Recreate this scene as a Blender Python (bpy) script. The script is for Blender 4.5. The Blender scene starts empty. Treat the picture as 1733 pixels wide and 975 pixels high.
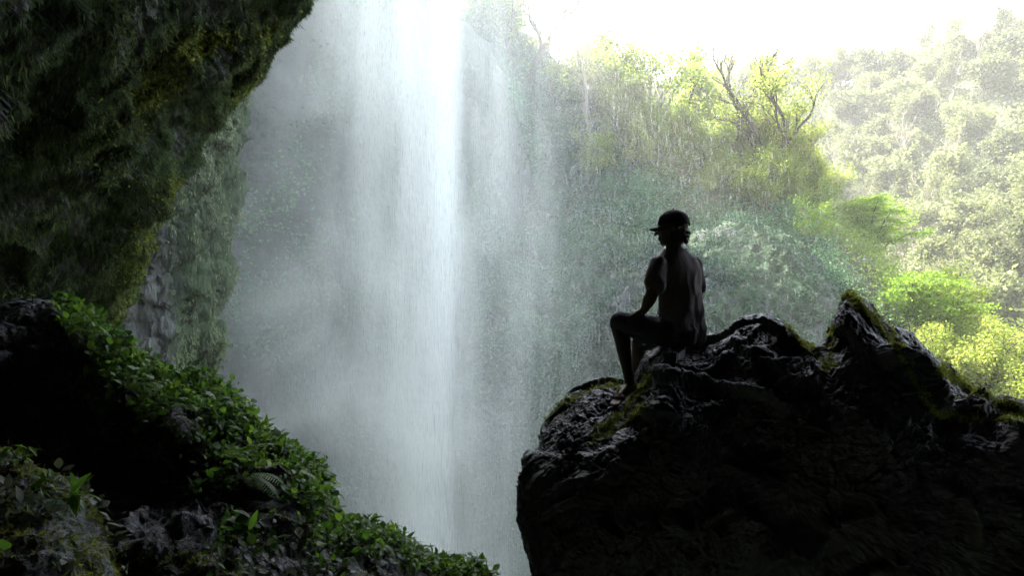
import bpy, math, random
import numpy as np
from mathutils import Vector, Matrix

# ------------------------------------------------------------------ camera, light, exposure
SC = bpy.context.scene
F = 1360.0; CX = 866.5; CY = 487.5; PITCH = math.radians(5.0)
cp, sp = math.cos(PITCH), math.sin(PITCH)
cam_d = bpy.data.cameras.new('camera'); cam = bpy.data.objects.new('camera', cam_d)
SC.collection.objects.link(cam); SC.camera = cam
cam_d.sensor_width = 36.0; cam_d.lens = 36.0*F/1733.0
cam_d.clip_start = 0.05; cam_d.clip_end = 3000
cam.location = (0, 0, 0); cam.rotation_euler = (math.radians(90)+PITCH, 0, 0)

SUN_AZ = math.radians(-62)      # from +Y, negative = towards -X
SUN_EL = math.radians(52)
SKY_STRENGTH = 0.15
SUN_STRENGTH = 4.4
EXPOSURE = 3.25
W = bpy.data.worlds.new('World'); SC.world = W; W.use_nodes = True
wn = W.node_tree.nodes; wl = W.node_tree.links
bg = wn['Background']; sky = wn.new('ShaderNodeTexSky'); sky.sky_type = 'NISHITA'
sky.sun_disc = False; sky.sun_elevation = SUN_EL; sky.sun_rotation = SUN_AZ
sky.dust_density = 3.0; sky.air_density = 1.0; sky.ozone_density = 1.0
hsw = wn.new('ShaderNodeHueSaturation'); hsw.inputs['Saturation'].default_value = .52   # thin high cloud greys the blue
wl.new(sky.outputs[0], hsw.inputs['Color']); wl.new(hsw.outputs[0], bg.inputs[0]); bg.inputs[1].default_value = SKY_STRENGTH
sun_d = bpy.data.lights.new('sun', 'SUN'); sun = bpy.data.objects.new('sun', sun_d)
SC.collection.objects.link(sun)
sun_d.energy = SUN_STRENGTH; sun_d.angle = math.radians(0.5); sun_d.color = (1.0, 0.93, 0.80)
sv = Vector((math.sin(SUN_AZ)*math.cos(SUN_EL), math.cos(SUN_AZ)*math.cos(SUN_EL), math.sin(SUN_EL)))
sun.rotation_euler = sv.to_track_quat('Z', 'Y').to_euler(); sun.location = sv*300
SC.view_settings.view_transform = 'Standard'; SC.view_settings.look = 'None'
SC.view_settings.exposure = EXPOSURE; SC.view_settings.gamma = 1.0
cy = SC.cycles
cy.max_bounces = 5; cy.diffuse_bounces = 2; cy.glossy_bounces = 2; cy.transmission_bounces = 3
cy.volume_bounces = 3; cy.transparent_max_bounces = 16; cy.volume_step_rate = 1.0
cy.use_denoising = True; cy.sample_clamp_indirect = 6.0; cy.caustics_reflective = False; cy.caustics_refractive = False
cy.use_adaptive_sampling = True; cy.adaptive_threshold = 0.02
cy.volume_max_steps = 128
rng = np.random.default_rng(7)
random.seed(7)

# ------------------------------------------------------------------ helpers
def P(px, py, d):
    """world point seen at photo pixel (px,py) at depth d along the view axis (numpy friendly)"""
    px = np.asarray(px, float); py = np.asarray(py, float); d = np.asarray(d, float)
    x = (px-CX)/F*d; u = (CY-py)/F*d
    return np.stack([x, d*cp-u*sp, d*sp+u*cp], -1)
def proj(p):
    p = np.asarray(p, float)
    d = p[..., 1]*cp+p[..., 2]*sp; u = -p[..., 1]*sp+p[..., 2]*cp
    d = np.where(np.abs(d) < 1e-6, 1e-6, d)
    return CX+p[..., 0]/d*F, CY-u/d*F, d

def _hash(ix, iy, iz, seed):
    h = (ix*374761393+iy*668265263+iz*2147483647+seed*974634777) & 0xffffffff
    h = ((h ^ (h >> 13))*1274126177) & 0xffffffff
    h = ((h ^ (h >> 15))*2246822519) & 0xffffffff
    return (h ^ (h >> 16)) & 0xffffffff
_G = np.array([[1,1,0],[-1,1,0],[1,-1,0],[-1,-1,0],[1,0,1],[-1,0,1],[1,0,-1],[-1,0,-1],
               [0,1,1],[0,-1,1],[0,1,-1],[0,-1,-1],[1,1,0],[-1,1,0],[0,-1,1],[0,-1,-1]], np.float32)
def perlin(p, seed=0):
    sh = p.shape[:-1]; p = p.reshape(-1, 3)
    i = np.floor(p).astype(np.int64); f = (p-i).astype(np.float32)
    w = f*f*f*(f*(f*6-15)+10)
    out = 0
    for dx in (0, 1):
        for dy in (0, 1):
            for dz in (0, 1):
                g = _G[_hash(i[:, 0]+dx, i[:, 1]+dy, i[:, 2]+dz, seed) & 15]
                v = g[:, 0]*(f[:, 0]-dx)+g[:, 1]*(f[:, 1]-dy)+g[:, 2]*(f[:, 2]-dz)
                out = out+v*(w[:, 0] if dx else 1-w[:, 0])*(w[:, 1] if dy else 1-w[:, 1])*(w[:, 2] if dz else 1-w[:, 2])
    return out.reshape(sh)
def fbm(p, o=4, seed=0, gain=0.5):
    a, s, t = 1.0, 0, 0
    for k in range(o):
        s = s+a*perlin(p*(2.03**k)+k*17.3, seed+k); t += a; a *= gain
    return s/t
def ridged(p, o=4, seed=0, gain=0.5):
    a, s, t = 1.0, 0, 0
    for k in range(o):
        s = s+a*(1-2.2*np.abs(perlin(p*(2.03**k)+k*11.1, seed+k))); t += a; a *= gain
    return s/t-0.5

def facets(p, size, seed=0, tilt=.5, step=.25):
    """fractured blocks: every cell of rock is a slightly tilted, slightly offset plane (in units of size)"""
    sh = p.shape[:-1]; q = (p.reshape(-1, 3)/size).astype(np.float32); i0 = np.floor(q).astype(np.int64)
    best = np.full(len(q), 1e9, np.float32); out = np.zeros(len(q), np.float32)
    r = lambda h, s: (((h*(2654435761+s*40503)) & 0xffffffff) >> 8 & 0xffff).astype(np.float32)/65535
    for dx in (-1, 0, 1):
        for dy in (-1, 0, 1):
            for dz in (-1, 0, 1):
                c = i0+np.array([dx, dy, dz]); h = _hash(c[:, 0], c[:, 1], c[:, 2], seed)
                f = np.stack([r(h, 1), r(h, 2), r(h, 3)], -1); d = q-c-f; dd = (d*d).sum(-1); m = dd < best
                val = step*(r(h, 4)-.5)+tilt*((r(h, 5)-.5)*d[:, 0]+(r(h, 6)-.5)*d[:, 1]+(r(h, 7)-.5)*d[:, 2])*2
                best = np.where(m, dd, best); out = np.where(m, val, out)
    return out.reshape(sh)*size
def inpoly(px, py, poly):
    px = np.asarray(px); py = np.asarray(py); c = np.zeros(px.shape, bool); n = len(poly)
    for i in range(n):
        x1, y1 = poly[i]; x2, y2 = poly[(i+1) % n]
        if y1 == y2: continue
        c ^= ((y1 > py) != (y2 > py)) & (px < (x2-x1)*(py-y1)/(y2-y1)+x1)
    return c
def dist_line(px, py, pl):
    best = np.full(np.shape(px), 1e9)
    for (x1, y1), (x2, y2) in zip(pl[:-1], pl[1:]):
        dx, dy = x2-x1, y2-y1
        t = np.clip(((px-x1)*dx+(py-y1)*dy)/(dx*dx+dy*dy+1e-9), 0, 1)
        best = np.minimum(best, np.hypot(px-x1-t*dx, py-y1-t*dy))
    return best

def mesh_obj(name, v, f, mat=None, parent=None, smooth=True, attrs=None):
    """v (N,3); f (M,k) array or list of such arrays"""
    fl = f if isinstance(f, list) else [f]
    me = bpy.data.meshes.new(name)
    v = np.ascontiguousarray(v, np.float32)
    me.vertices.add(len(v)); me.vertices.foreach_set('co', v.ravel())
    loops = np.concatenate([a.ravel() for a in fl]).astype(np.int32)
    tot = np.concatenate([np.full(len(a), a.shape[1], np.int32) for a in fl])
    st = np.concatenate([[0], np.cumsum(tot)[:-1]]).astype(np.int32)
    me.loops.add(len(loops)); me.loops.foreach_set('vertex_index', loops)
    me.polygons.add(len(tot)); me.polygons.foreach_set('loop_start', st); me.polygons.foreach_set('loop_total', tot)
    if smooth: me.polygons.foreach_set('use_smooth', np.ones(len(tot), bool))
    me.update(calc_edges=True)
    if attrs:
        for k, a in attrs.items():
            at = me.attributes.new(k, 'FLOAT', 'POINT'); at.data.foreach_set('value', np.ascontiguousarray(a, np.float32).ravel())
    o = bpy.data.objects.new(name, me); SC.collection.objects.link(o)
    if mat: me.materials.append(mat)
    if parent: o.parent = parent
    return o
def tag(o, label=None, cat=None, group=None, kind=None):
    if label: o['label'] = label
    if cat: o['category'] = cat
    if group: o['group'] = group
    if kind: o['kind'] = kind
    return o
def empty(name, loc=(0, 0, 0), rz=0):
    o = bpy.data.objects.new(name, None); SC.collection.objects.link(o)
    o.location = loc; o.rotation_euler = (0, 0, rz); o.empty_display_size = .2
    return o
def copy_tree(o, loc, rz, sc, label=None, group=None):
    c = o.copy(); SC.collection.objects.link(c); c.location = loc; c.rotation_euler = (0, 0, rz)
    c.scale = (sc, sc, sc) if not hasattr(sc, '__len__') else sc
    if label: c['label'] = label
    if group: c['group'] = group
    for ch in list(o.children):
        d = ch.copy(); SC.collection.objects.link(d); d.parent = c
    return c

class Surf:
    """grid surface: v (r,c,3)"""
    def __init__(s, v, wrap=False, flip=False):
        s.v = v; s.wrap = wrap; s.flip = flip; s.normals()
    def normals(s):
        v = s.v
        a = np.gradient(v, axis=0)
        b = (np.roll(v, -1, 1)-np.roll(v, 1, 1))*.5 if s.wrap else np.gradient(v, axis=1)
        n = np.cross(a, b); n /= np.linalg.norm(n, axis=-1, keepdims=True)+1e-9
        s.n = -n if s.flip else n
    def faces(s):
        r, c = s.v.shape[:2]; idx = np.arange(r*c).reshape(r, c)
        if s.wrap: idx = np.concatenate([idx, idx[:, :1]], 1)
        q = np.stack([idx[:-1, :-1], idx[:-1, 1:], idx[1:, 1:], idx[1:, :-1]], -1).reshape(-1, 4)
        return q if s.flip else q[:, ::-1]
    def build(s, name, mat, parent=None, attrs=None):
        return mesh_obj(name, s.v.reshape(-1, 3), s.faces(), mat, parent, True, attrs)
    def scatter(s, n, mask=None, front=True):
        """n random points, area weighted and masked (mask (r,c) weights)"""
        v = s.v; a = v[1:, :-1]-v[:-1, :-1]; b = v[:-1, 1:]-v[:-1, :-1]
        w = np.linalg.norm(np.cross(a, b), axis=-1)
        if mask is not None: w = w*mask[:-1, :-1]
        w = w.ravel(); cs = np.cumsum(w)
        if cs[-1] <= 0: return np.zeros((0, 3)), np.zeros((0, 3))
        k = np.searchsorted(cs, rng.random(n)*cs[-1]).clip(0, len(w)-1)
        i, j = k//(v.shape[1]-1), k % (v.shape[1]-1)
        t, u = rng.random((n, 1)), rng.random((n, 1))
        p = v[i, j]+(v[i+1, j]-v[i, j])*t+(v[i, j+1]-v[i, j])*u
        return p, s.n[i, j]

def rbf(cps):
    c = np.array(cps, float); x = c[:, :2]/500.0; n = len(c)
    def phi(r): return r*r*np.log(r+1e-6)
    K = phi(np.linalg.norm(x[:, None]-x[None], axis=-1))+np.eye(n)*0.0008
    Q = np.c_[np.ones(n), x]
    A = np.block([[K, Q], [Q.T, np.zeros((3, 3))]])
    s = np.linalg.solve(A, np.r_[c[:, 2], 0, 0, 0])
    lo, hi = c[:, 2].min()-.5, c[:, 2].max()+.8
    def f(px, py):
        q = np.stack([px, py], -1)/500.0; out = s[n]+s[n+1]*q[..., 0]+s[n+2]*q[..., 1]
        for i in range(n): out = out+s[i]*phi(np.linalg.norm(q-x[i], axis=-1))
        return out.clip(lo, hi)
    return f

def resample(poly, n, jit=0, closed=True):
    p = np.array(poly, float)
    if closed: p = np.r_[p, p[:1]]
    s = np.r_[0, np.cumsum(np.linalg.norm(np.diff(p, axis=0), axis=1))]
    t = np.linspace(0, s[-1], n, endpoint=not closed)
    return np.stack([np.interp(t, s, p[:, 0]), np.interp(t, s, p[:, 1])], -1)

def lump(outline, centre, front, nt=1400, ns=240, Tf=.3, Tb=1.5, k=5, amp=(.10, .03), freq=(1.2, 6.0), seed=1, dense=None, edge_keep=.25, stretch=(1, 1, 1), post=None, octs=5):
    """a closed lump of rock whose silhouette follows the outline; front(px,py) gives the depth of its near side"""
    o = resample(outline, nt); c = np.array(centre, float)
    if dense is not None:     # spend the columns where the picture is
        p = np.r_[o, o[:1]]; w = np.linalg.norm(np.diff(p, axis=0), axis=1)
        inside = (o[:, 0] > -80) & (o[:, 0] < 1813) & (o[:, 1] > -80) & (o[:, 1] < 1055)
        w = w*np.where(inside, dense, 1.0); s = np.r_[0, np.cumsum(w)]
        t = np.linspace(0, s[-1], nt, endpoint=False)
        o = np.stack([np.interp(t, s, p[:, 0]), np.interp(t, s, p[:, 1])], -1)
    sm = o.copy()
    for _ in range(60): sm = (np.roll(sm, 1, 0)+sm+np.roll(sm, -1, 0))/3
    s1 = 1-(1-np.linspace(0.0, 1, ns))**1.5; s1[0] = 1e-4
    rows = []
    for s in s1: rows.append((s, 0))
    for s in s1[::-6][1:]: rows.append((s, 1))
    V = []; S = []
    for s, back in rows:
        ol = sm*(1-s**3)+o*s**3
        q = c+s*(ol-c)
        f = front(q[:, 0], q[:, 1])
        g = (1-s**k)**(1.0/2.2)
        d = f+Tf*(1-g) if not back else f+Tf+Tb*(1-s**3)**.5
        # keep the silhouette: points move along their own sight line
        V.append(P(q[:, 0], q[:, 1], d)); S.append(np.full(len(q), s))
    v = np.array(V); S = np.array(S)
    sf = Surf(v, wrap=True)
    # outward normals point to the camera on the front
    if (sf.n[ns//2]*(-v[ns//2])).sum() < 0: sf.flip = True; sf.normals()
    q = v*np.array(stretch)
    keep = edge_keep+(1-edge_keep)*np.clip((1-S)/.12, 0, 1)
    dsp = amp[0]*ridged(q*freq[0], octs, seed)*keep+amp[1]*ridged(q*freq[1], 3, seed+20)
    if post is not None: dsp = dsp+post(v)*(.3+.7*keep)
    sf.v = v+sf.n*dsp[..., None]; sf.normals()
    sf.S = S; sf.isfront = np.zeros(S.shape, bool); sf.isfront[:ns] = True
    sf.px, sf.py, sf.d = proj(sf.v)
    return sf

def catmull(a, n, axis=0):
    a = np.moveaxis(np.asarray(a, float), axis, 0); m = len(a)
    t = np.linspace(0, m-1, n); i = np.minimum(t.astype(int), m-2); f = (t-i).reshape((-1,)+(1,)*(a.ndim-1))
    g = lambda k: a[np.clip(k, 0, m-1)]
    p0, p1, p2, p3 = g(i-1), g(i), g(i+1), g(i+2)
    r = .5*((2*p1)+(-p0+p2)*f+(2*p0-5*p1+4*p2-p3)*f*f+(-p0+3*p1-3*p2+p3)*f**3)
    return np.moveaxis(r, 0, axis)
def loft(rows, nr, nc, amp=(1, .3), freq=(.1, .5), seed=1, flip=False, stretch=(1, 1, 1), world=False):
    a = np.array(rows, float)
    v = a if world else P(a[..., 0], a[..., 1], a[..., 2])
    v = catmull(catmull(v, nr, 0), nc, 1)
    sf = Surf(v, flip=flip)
    m = (sf.n*(-v)).sum()
    if m < 0: sf.flip = not sf.flip; sf.normals()
    q = v*np.array(stretch)
    sf.v = v+sf.n*(amp[0]*fbm(q*freq[0], 4, seed)*2+amp[1]*ridged(q*freq[1], 3, seed+9))[..., None]
    sf.normals(); sf.px, sf.py, sf.d = proj(sf.v)
    return sf

# ---- templates and instanced geometry baked into one mesh
def frames(dirs, ups):
    z = dirs/(np.linalg.norm(dirs, axis=-1, keepdims=True)+1e-9)
    x = np.cross(z, ups); x /= np.linalg.norm(x, axis=-1, keepdims=True)+1e-9
    y = np.cross(x, z)      # leaf face normal
    return np.stack([x, z, y], -1)   # columns: local x = width, local y = length, local z = normal
def inst(tv, tf, pos, R, sc):
    n = len(pos); k = len(tv)
    sc = np.asarray(sc, float)
    if sc.ndim == 1: sc = np.repeat(sc[:, None], 3, 1)
    v = np.einsum('nij,nkj->nki', R, tv[None]*sc[:, None, :])+pos[:, None]
    f = tf[None]+(np.arange(n)*k)[:, None, None]
    return v.reshape(-1, 3), f.reshape(-1, tf.shape[1])
def unit(n):
    a = rng.normal(size=(n, 3)); return a/np.linalg.norm(a, axis=1, keepdims=True)
LEAF4 = (np.array([[0, 0, 0], [.28, .45, .06], [0, 1, -.05], [-.28, .45, .06]]), np.array([[0, 1, 2, 3]]))
def leaf_template(nl=6, width=.3, curl=.25, fold=.12, shape=1.0):
    """pointed oval leaf along +y, folded on its midrib"""
    v = []; 
    for i in range(nl+1):
        t = i/nl; w = width*math.sin(math.pi*t**.8)**shape if 0 < i < nl else .012
        z = -curl*t*t
        v += [(-w, t, z+fold*w/width*.5), (0, t, z), (w, t, z+fold*w/width*.5)]
    f = []
    for i in range(nl):
        a = i*3; f += [(a, a+1, a+4, a+3), (a+1, a+2, a+5, a+4)]
    return np.array(v), np.array(f)
def tube(pts, r0, r1, seg=6, power=1.0):
    pts = np.asarray(pts, float); n = len(pts)
    t = np.gradient(pts, axis=0); t /= np.linalg.norm(t, axis=1, keepdims=True)+1e-9
    ref = np.array([.3, .2, .93]); x = np.cross(t, ref); x /= np.linalg.norm(x, axis=1, keepdims=True)+1e-9; y = np.cross(t, x)
    rad = r0+(r1-r0)*np.linspace(0, 1, n)**power
    an = np.arange(seg)/seg*2*np.pi
    v = pts[:, None]+rad[:, None, None]*(np.cos(an)[None, :, None]*x[:, None]+np.sin(an)[None, :, None]*y[:, None])
    idx = np.arange(n*seg).reshape(n, seg); i2 = np.roll(idx, -1, 1)
    f = np.stack([idx[:-1], i2[:-1], i2[1:], idx[1:]], -1).reshape(-1, 4)
    return v.reshape(-1, 3), f
class Bag:
    def __init__(s): s.v = []; s.f = []; s.n = 0
    def add(s, v, f): s.v.append(v); s.f.append(f+s.n); s.n += len(v); return s
    def build(s, name, mat, parent=None, smooth=True):
        by = {}
        for f in s.f: by.setdefault(f.shape[1], []).append(f)
        return mesh_obj(name, np.concatenate(s.v), [np.concatenate(x) for x in by.values()], mat, parent, smooth)

# ------------------------------------------------------------------ materials
def new_mat(name):
    m = bpy.data.materials.new(name); m.use_nodes = True
    nt = m.node_tree; nt.nodes.clear(); out = nt.nodes.new('ShaderNodeOutputMaterial'); return m, nt, out
def N(nt, t, **kw):
    n = nt.nodes.new(t)
    for k, v in kw.items():
        if k.startswith('_'): setattr(n, k[1:], v)
        else: n.inputs[k.replace('_', ' ')].default_value = v
    return n
def ramp(nt, src, stops, mode='LINEAR'):
    r = nt.nodes.new('ShaderNodeValToRGB'); r.color_ramp.interpolation = mode
    e = r.color_ramp.elements
    e[0].position, e[0].color = stops[0][0], stops[0][1]
    e[1].position, e[1].color = stops[-1][0], stops[-1][1]
    for p, c in stops[1:-1]:
        q = e.new(p); q.color = c
    nt.links.new(src, r.inputs[0]); return r
def C(r, g, b): return (r, g, b, 1)
def g3(v): return (v, v, v, 1)

def rock_mat(name, dark, light, mossc, scale=1.0, rough=(.25, .6), bump=.5, bd=.05, moss_bias=0.0, stretch=(1, 1, 1), up_moss=.0, spec=.5):
    m, nt, out = new_mat(name); L = nt.links.new
    tc = N(nt, 'ShaderNodeTexCoord'); mp = N(nt, 'ShaderNodeMapping'); mp.inputs['Scale'].default_value = tuple(scale*s for s in stretch)
    L(tc.outputs['Object'], mp.inputs[0])
    n1 = N(nt, 'ShaderNodeTexNoise', Scale=2.2, Detail=8.0, Roughness=.62); L(mp.outputs[0], n1.inputs['Vector'])
    n2 = N(nt, 'ShaderNodeTexNoise', Scale=11.0, Detail=6.0, Roughness=.7); L(mp.outputs[0], n2.inputs['Vector'])
    n3 = N(nt, 'ShaderNodeTexVoronoi', Scale=7.0); n3.feature = 'DISTANCE_TO_EDGE'; L(mp.outputs[0], n3.inputs['Vector'])
    base = ramp(nt, n1.outputs[0], [(.35, dark), (.68, light)])
    at = N(nt, 'ShaderNodeAttribute'); at.attribute_name = 'moss'
    md = N(nt, 'ShaderNodeMath', _operation='MULTIPLY_ADD'); L(n2.outputs[0], md.inputs[0]); md.inputs[1].default_value = 1.6; md.inputs[2].default_value = -1.15+moss_bias
    ad = N(nt, 'ShaderNodeMath', _operation='ADD'); L(md.outputs[0], ad.inputs[0]); L(at.outputs['Fac'], ad.inputs[1])
    ge = N(nt, 'ShaderNodeNewGeometry'); sx = N(nt, 'ShaderNodeSeparateXYZ'); L(ge.outputs['Normal'], sx.inputs[0])
    um = N(nt, 'ShaderNodeMath', _operation='MULTIPLY_ADD'); L(sx.outputs[2], um.inputs[0]); um.inputs[1].default_value = up_moss; L(ad.outputs[0], um.inputs[2])
    fac = ramp(nt, um.outputs[0], [(.1, g3(0)), (.45, g3(1))])
    mc = ramp(nt, n2.outputs[0], [(.3, tuple([c*.45 for c in mossc[:3]]+[1])), (.7, mossc)])
    mx = N(nt, 'ShaderNodeMix', _data_type='RGBA'); L(fac.outputs[0], mx.inputs[0]); L(base.outputs[0], mx.inputs[6]); L(mc.outputs[0], mx.inputs[7])
    rr = N(nt, 'ShaderNodeMapRange'); L(n2.outputs[0], rr.inputs[0]); rr.inputs[1].default_value = .3; rr.inputs[2].default_value = .7; rr.inputs[3].default_value = rough[0]; rr.inputs[4].default_value = rough[1]
    rm = N(nt, 'ShaderNodeMix', _data_type='FLOAT'); L(fac.outputs[0], rm.inputs[0]); L(rr.outputs[0], rm.inputs[2]); rm.inputs[3].default_value = .95
    b = N(nt, 'ShaderNodeBsdfPrincipled'); L(mx.outputs[2], b.inputs['Base Color']); L(rm.outputs[0], b.inputs['Roughness'])
    b.inputs['Specular IOR Level'].default_value = spec
    h = N(nt, 'ShaderNodeMath', _operation='MULTIPLY_ADD'); L(n2.outputs[0], h.inputs[0]); h.inputs[1].default_value = .7; L(n1.outputs[0], h.inputs[2])
    h2 = N(nt, 'ShaderNodeMath', _operation='MULTIPLY_ADD'); L(n3.outputs[0], h2.inputs[0]); h2.inputs[1].default_value = .5; L(h.outputs[0], h2.inputs[2])
    bp = N(nt, 'ShaderNodeBump', Strength=bump, Distance=bd); L(h2.outputs[0], bp.inputs['Height']); L(bp.outputs[0], b.inputs['Normal'])
    L(b.outputs[0], out.inputs[0]); return m

def leaf_mat(name, c1, c2, c3, trans=.45, rough=.5, scale=.3, obj_var=.0, spec=.3):
    m, nt, out = new_mat(name); L = nt.links.new
    ge = N(nt, 'ShaderNodeNewGeometry'); n = N(nt, 'ShaderNodeTexNoise', Scale=scale, Detail=3.0)
    L(ge.outputs['Position'], n.inputs['Vector'])
    oi = N(nt, 'ShaderNodeObjectInfo')
    a = N(nt, 'ShaderNodeMath', _operation='MULTIPLY_ADD'); L(ge.outputs['Random Per Island'], a.inputs[0]); a.inputs[1].default_value = .45; L(n.outputs[0], a.inputs[2])
    a2 = N(nt, 'ShaderNodeMath', _operation='MULTIPLY_ADD'); L(oi.outputs['Random'], a2.inputs[0]); a2.inputs[1].default_value = obj_var; L(a.outputs[0], a2.inputs[2])
    r = ramp(nt, a2.outputs[0], [(.35, c1), (.7, c2), (1.0, c3)])
    b = N(nt, 'ShaderNodeBsdfPrincipled', Roughness=rough); b.inputs['Specular IOR Level'].default_value = spec
    L(r.outputs[0], b.inputs['Base Color'])
    t = N(nt, 'ShaderNodeBsdfTranslucent'); hs = N(nt, 'ShaderNodeHueSaturation', Hue=.487, Saturation=.98, Value=1.7); L(r.outputs[0], hs.inputs['Color']); L(hs.outputs[0], t.inputs[0])
    mx = N(nt, 'ShaderNodeMixShader'); mx.inputs[0].default_value = trans; L(b.outputs[0], mx.inputs[1]); L(t.outputs[0], mx.inputs[2])
    L(mx.outputs[0], out.inputs[0]); return m
def plain_mat(name, col, rough=.8, spec=.3, noise=0.3, scale=20, bump=0.0, bd=.01):
    m, nt, out = new_mat(name); L = nt.links.new
    tc = N(nt, 'ShaderNodeTexCoord'); n = N(nt, 'ShaderNodeTexNoise', Scale=scale, Detail=5.0); L(tc.outputs['Object'], n.inputs['Vector'])
    r = ramp(nt, n.outputs[0], [(.3, C(*[c*(1-noise) for c in col])), (.7, C(*[c*(1+noise) for c in col]))])
    b = N(nt, 'ShaderNodeBsdfPrincipled', Roughness=rough); b.inputs['Specular IOR Level'].default_value = spec; L(r.outputs[0], b.inputs['Base Color'])
    if bump:
        bp = N(nt, 'ShaderNodeBump', Strength=bump, Distance=bd); L(n.outputs[0], bp.inputs['Height']); L(bp.outputs[0], b.inputs['Normal'])
    L(b.outputs[0], out.inputs[0]); return m

M = {}
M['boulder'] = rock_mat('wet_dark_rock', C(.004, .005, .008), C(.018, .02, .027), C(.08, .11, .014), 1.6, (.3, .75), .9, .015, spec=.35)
M['left_rock'] = rock_mat('dark_stone', C(.006, .0065, .008), C(.035, .035, .038), C(.04, .075, .012), 1.8, (.25, .65), .9, .05)
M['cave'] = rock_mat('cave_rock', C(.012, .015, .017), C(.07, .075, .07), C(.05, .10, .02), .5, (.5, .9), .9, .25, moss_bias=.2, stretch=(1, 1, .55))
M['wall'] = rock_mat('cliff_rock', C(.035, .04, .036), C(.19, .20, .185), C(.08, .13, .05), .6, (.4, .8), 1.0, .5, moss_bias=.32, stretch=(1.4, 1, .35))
M['gorge'] = rock_mat('gorge_rock', C(.02, .026, .026), C(.09, .10, .095), C(.04, .075, .03), .2, (.5, .9), .9, .8, moss_bias=.45)
M['soil'] = rock_mat('forest_floor', C(.018, .026, .014), C(.05, .055, .025), C(.045, .07, .02), .1, (.8, 1), .6, .5, moss_bias=.5)
M['shell'] = plain_mat('cave_shell_rock', (.014, .015, .019), .9, .2, .4, .5)
M['leaf_near'] = leaf_mat('creeper_leaf', C(.02, .06, .008), C(.05, .14, .01), C(.13, .23, .02), .5, .45, 5.0)
M['leaf_wall'] = leaf_mat('pale_wall_moss', C(.08, .11, .06), C(.14, .18, .09), C(.21, .25, .14), .35, .8, .5)
M['leaf_slope_sun_tint'] = leaf_mat('sun_tinted_ground_leaf', C(.05, .10, .016), C(.09, .15, .022), C(.18, .21, .055), .5, .6, .16)  # sunlight put into the ground cover's colour for the lit slope region
M['leaf_dull'] = leaf_mat('dull_leaf', C(.02, .032, .012), C(.04, .055, .02), C(.075, .09, .04), .3, .5, 3.0)
M['moss'] = leaf_mat('moss_tuft', C(.03, .05, .008), C(.11, .14, .016), C(.22, .25, .05), .4, .8, 9.0)
M['leaf_knoll'] = leaf_mat('dark_knoll_leaf', C(.008, .024, .014), C(.02, .05, .03), C(.045, .08, .05), .2, .9, .5, spec=.05)
M['leaf_over'] = leaf_mat('overhang_growth', C(.016, .032, .014), C(.05, .08, .032), C(.11, .15, .055), .3, .8, 1.2)
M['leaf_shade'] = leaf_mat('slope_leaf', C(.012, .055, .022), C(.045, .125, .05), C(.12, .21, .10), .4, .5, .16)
M['leaf_sun_tint'] = leaf_mat('sun_tinted_leaf', C(.06, .12, .012), C(.12, .18, .018), C(.20, .24, .045), .6, .6, .12, .15)  # leaf colour with sunlight mixed in, yellower than the shaded slope's leaves
M['leaf_arch'] = leaf_mat('bright_green_leaf', C(.05, .12, .01), C(.10, .19, .014), C(.17, .25, .03), .6, .55, .3)
M['leaf_far'] = leaf_mat('hill_leaf', C(.014, .026, .008), C(.045, .06, .02), C(.12, .14, .05), .4, .7, .05, .35)
M['bark'] = plain_mat('bark', (.06, .05, .04), .9, .2, .4, 6, .4, .03)
M['bark_pale'] = plain_mat('pale_bark', (.22, .19, .15), .9, .2, .3, 6)
M['bark_dark'] = plain_mat('dark_wet_stem', (.03, .028, .02), .7, .3, .4, 20)
# ------------------------------------------------------------------ the setting: ground, water, hills, cliffs
GZ = -16.0
# one sheet of ground to the horizon, under everything
gx = np.r_[-900, np.linspace(-150, 150, 60), 900]; gy = np.r_[-400, np.linspace(-40, 260, 60), 1800]
X, Y = np.meshgrid(gx, gy); gp = np.stack([X, Y, np.zeros_like(X)], -1)
gz = GZ-1.5+2.2*fbm(gp*.06, 3, 3)-2.0*np.exp(-((X+3)/9)**2-((Y-30)/9)**2)
g = Surf(np.stack([X, Y, gz], -1)); 
if g.n[5, 5, 2] < 0: g.flip = True
tag(g.build('ground', M['soil']), kind='structure')
def water_mat():
    m, nt, out = new_mat('pool_water'); L = nt.links.new
    b = N(nt, 'ShaderNodeBsdfPrincipled', Roughness=.12); b.inputs['Base Color'].default_value = C(.05, .09, .085)
    n = N(nt, 'ShaderNodeTexNoise', Scale=2.0, Detail=6.0); bp = N(nt, 'ShaderNodeBump', Strength=.6, Distance=.2); L(n.outputs[0], bp.inputs['Height']); L(bp.outputs[0], b.inputs['Normal'])
    L(b.outputs[0], out.inputs[0]); return m
an = np.linspace(0, 2*np.pi, 49)[:-1]; rr_ = 10+1.6*np.sin(an*3)+.8*np.sin(an*7+1)
pv = np.r_[[[-3, 30, GZ-.6]], np.stack([-3+rr_*1.3*np.cos(an), 30+rr_*.9*np.sin(an), np.full(48, GZ-.6)], -1)]
pf = np.array([[0, 1+i, 1+(i+1) % 48] for i in range(48)])
tag(mesh_obj('pool_water', pv, pf, water_mat()), kind='structure')

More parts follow.
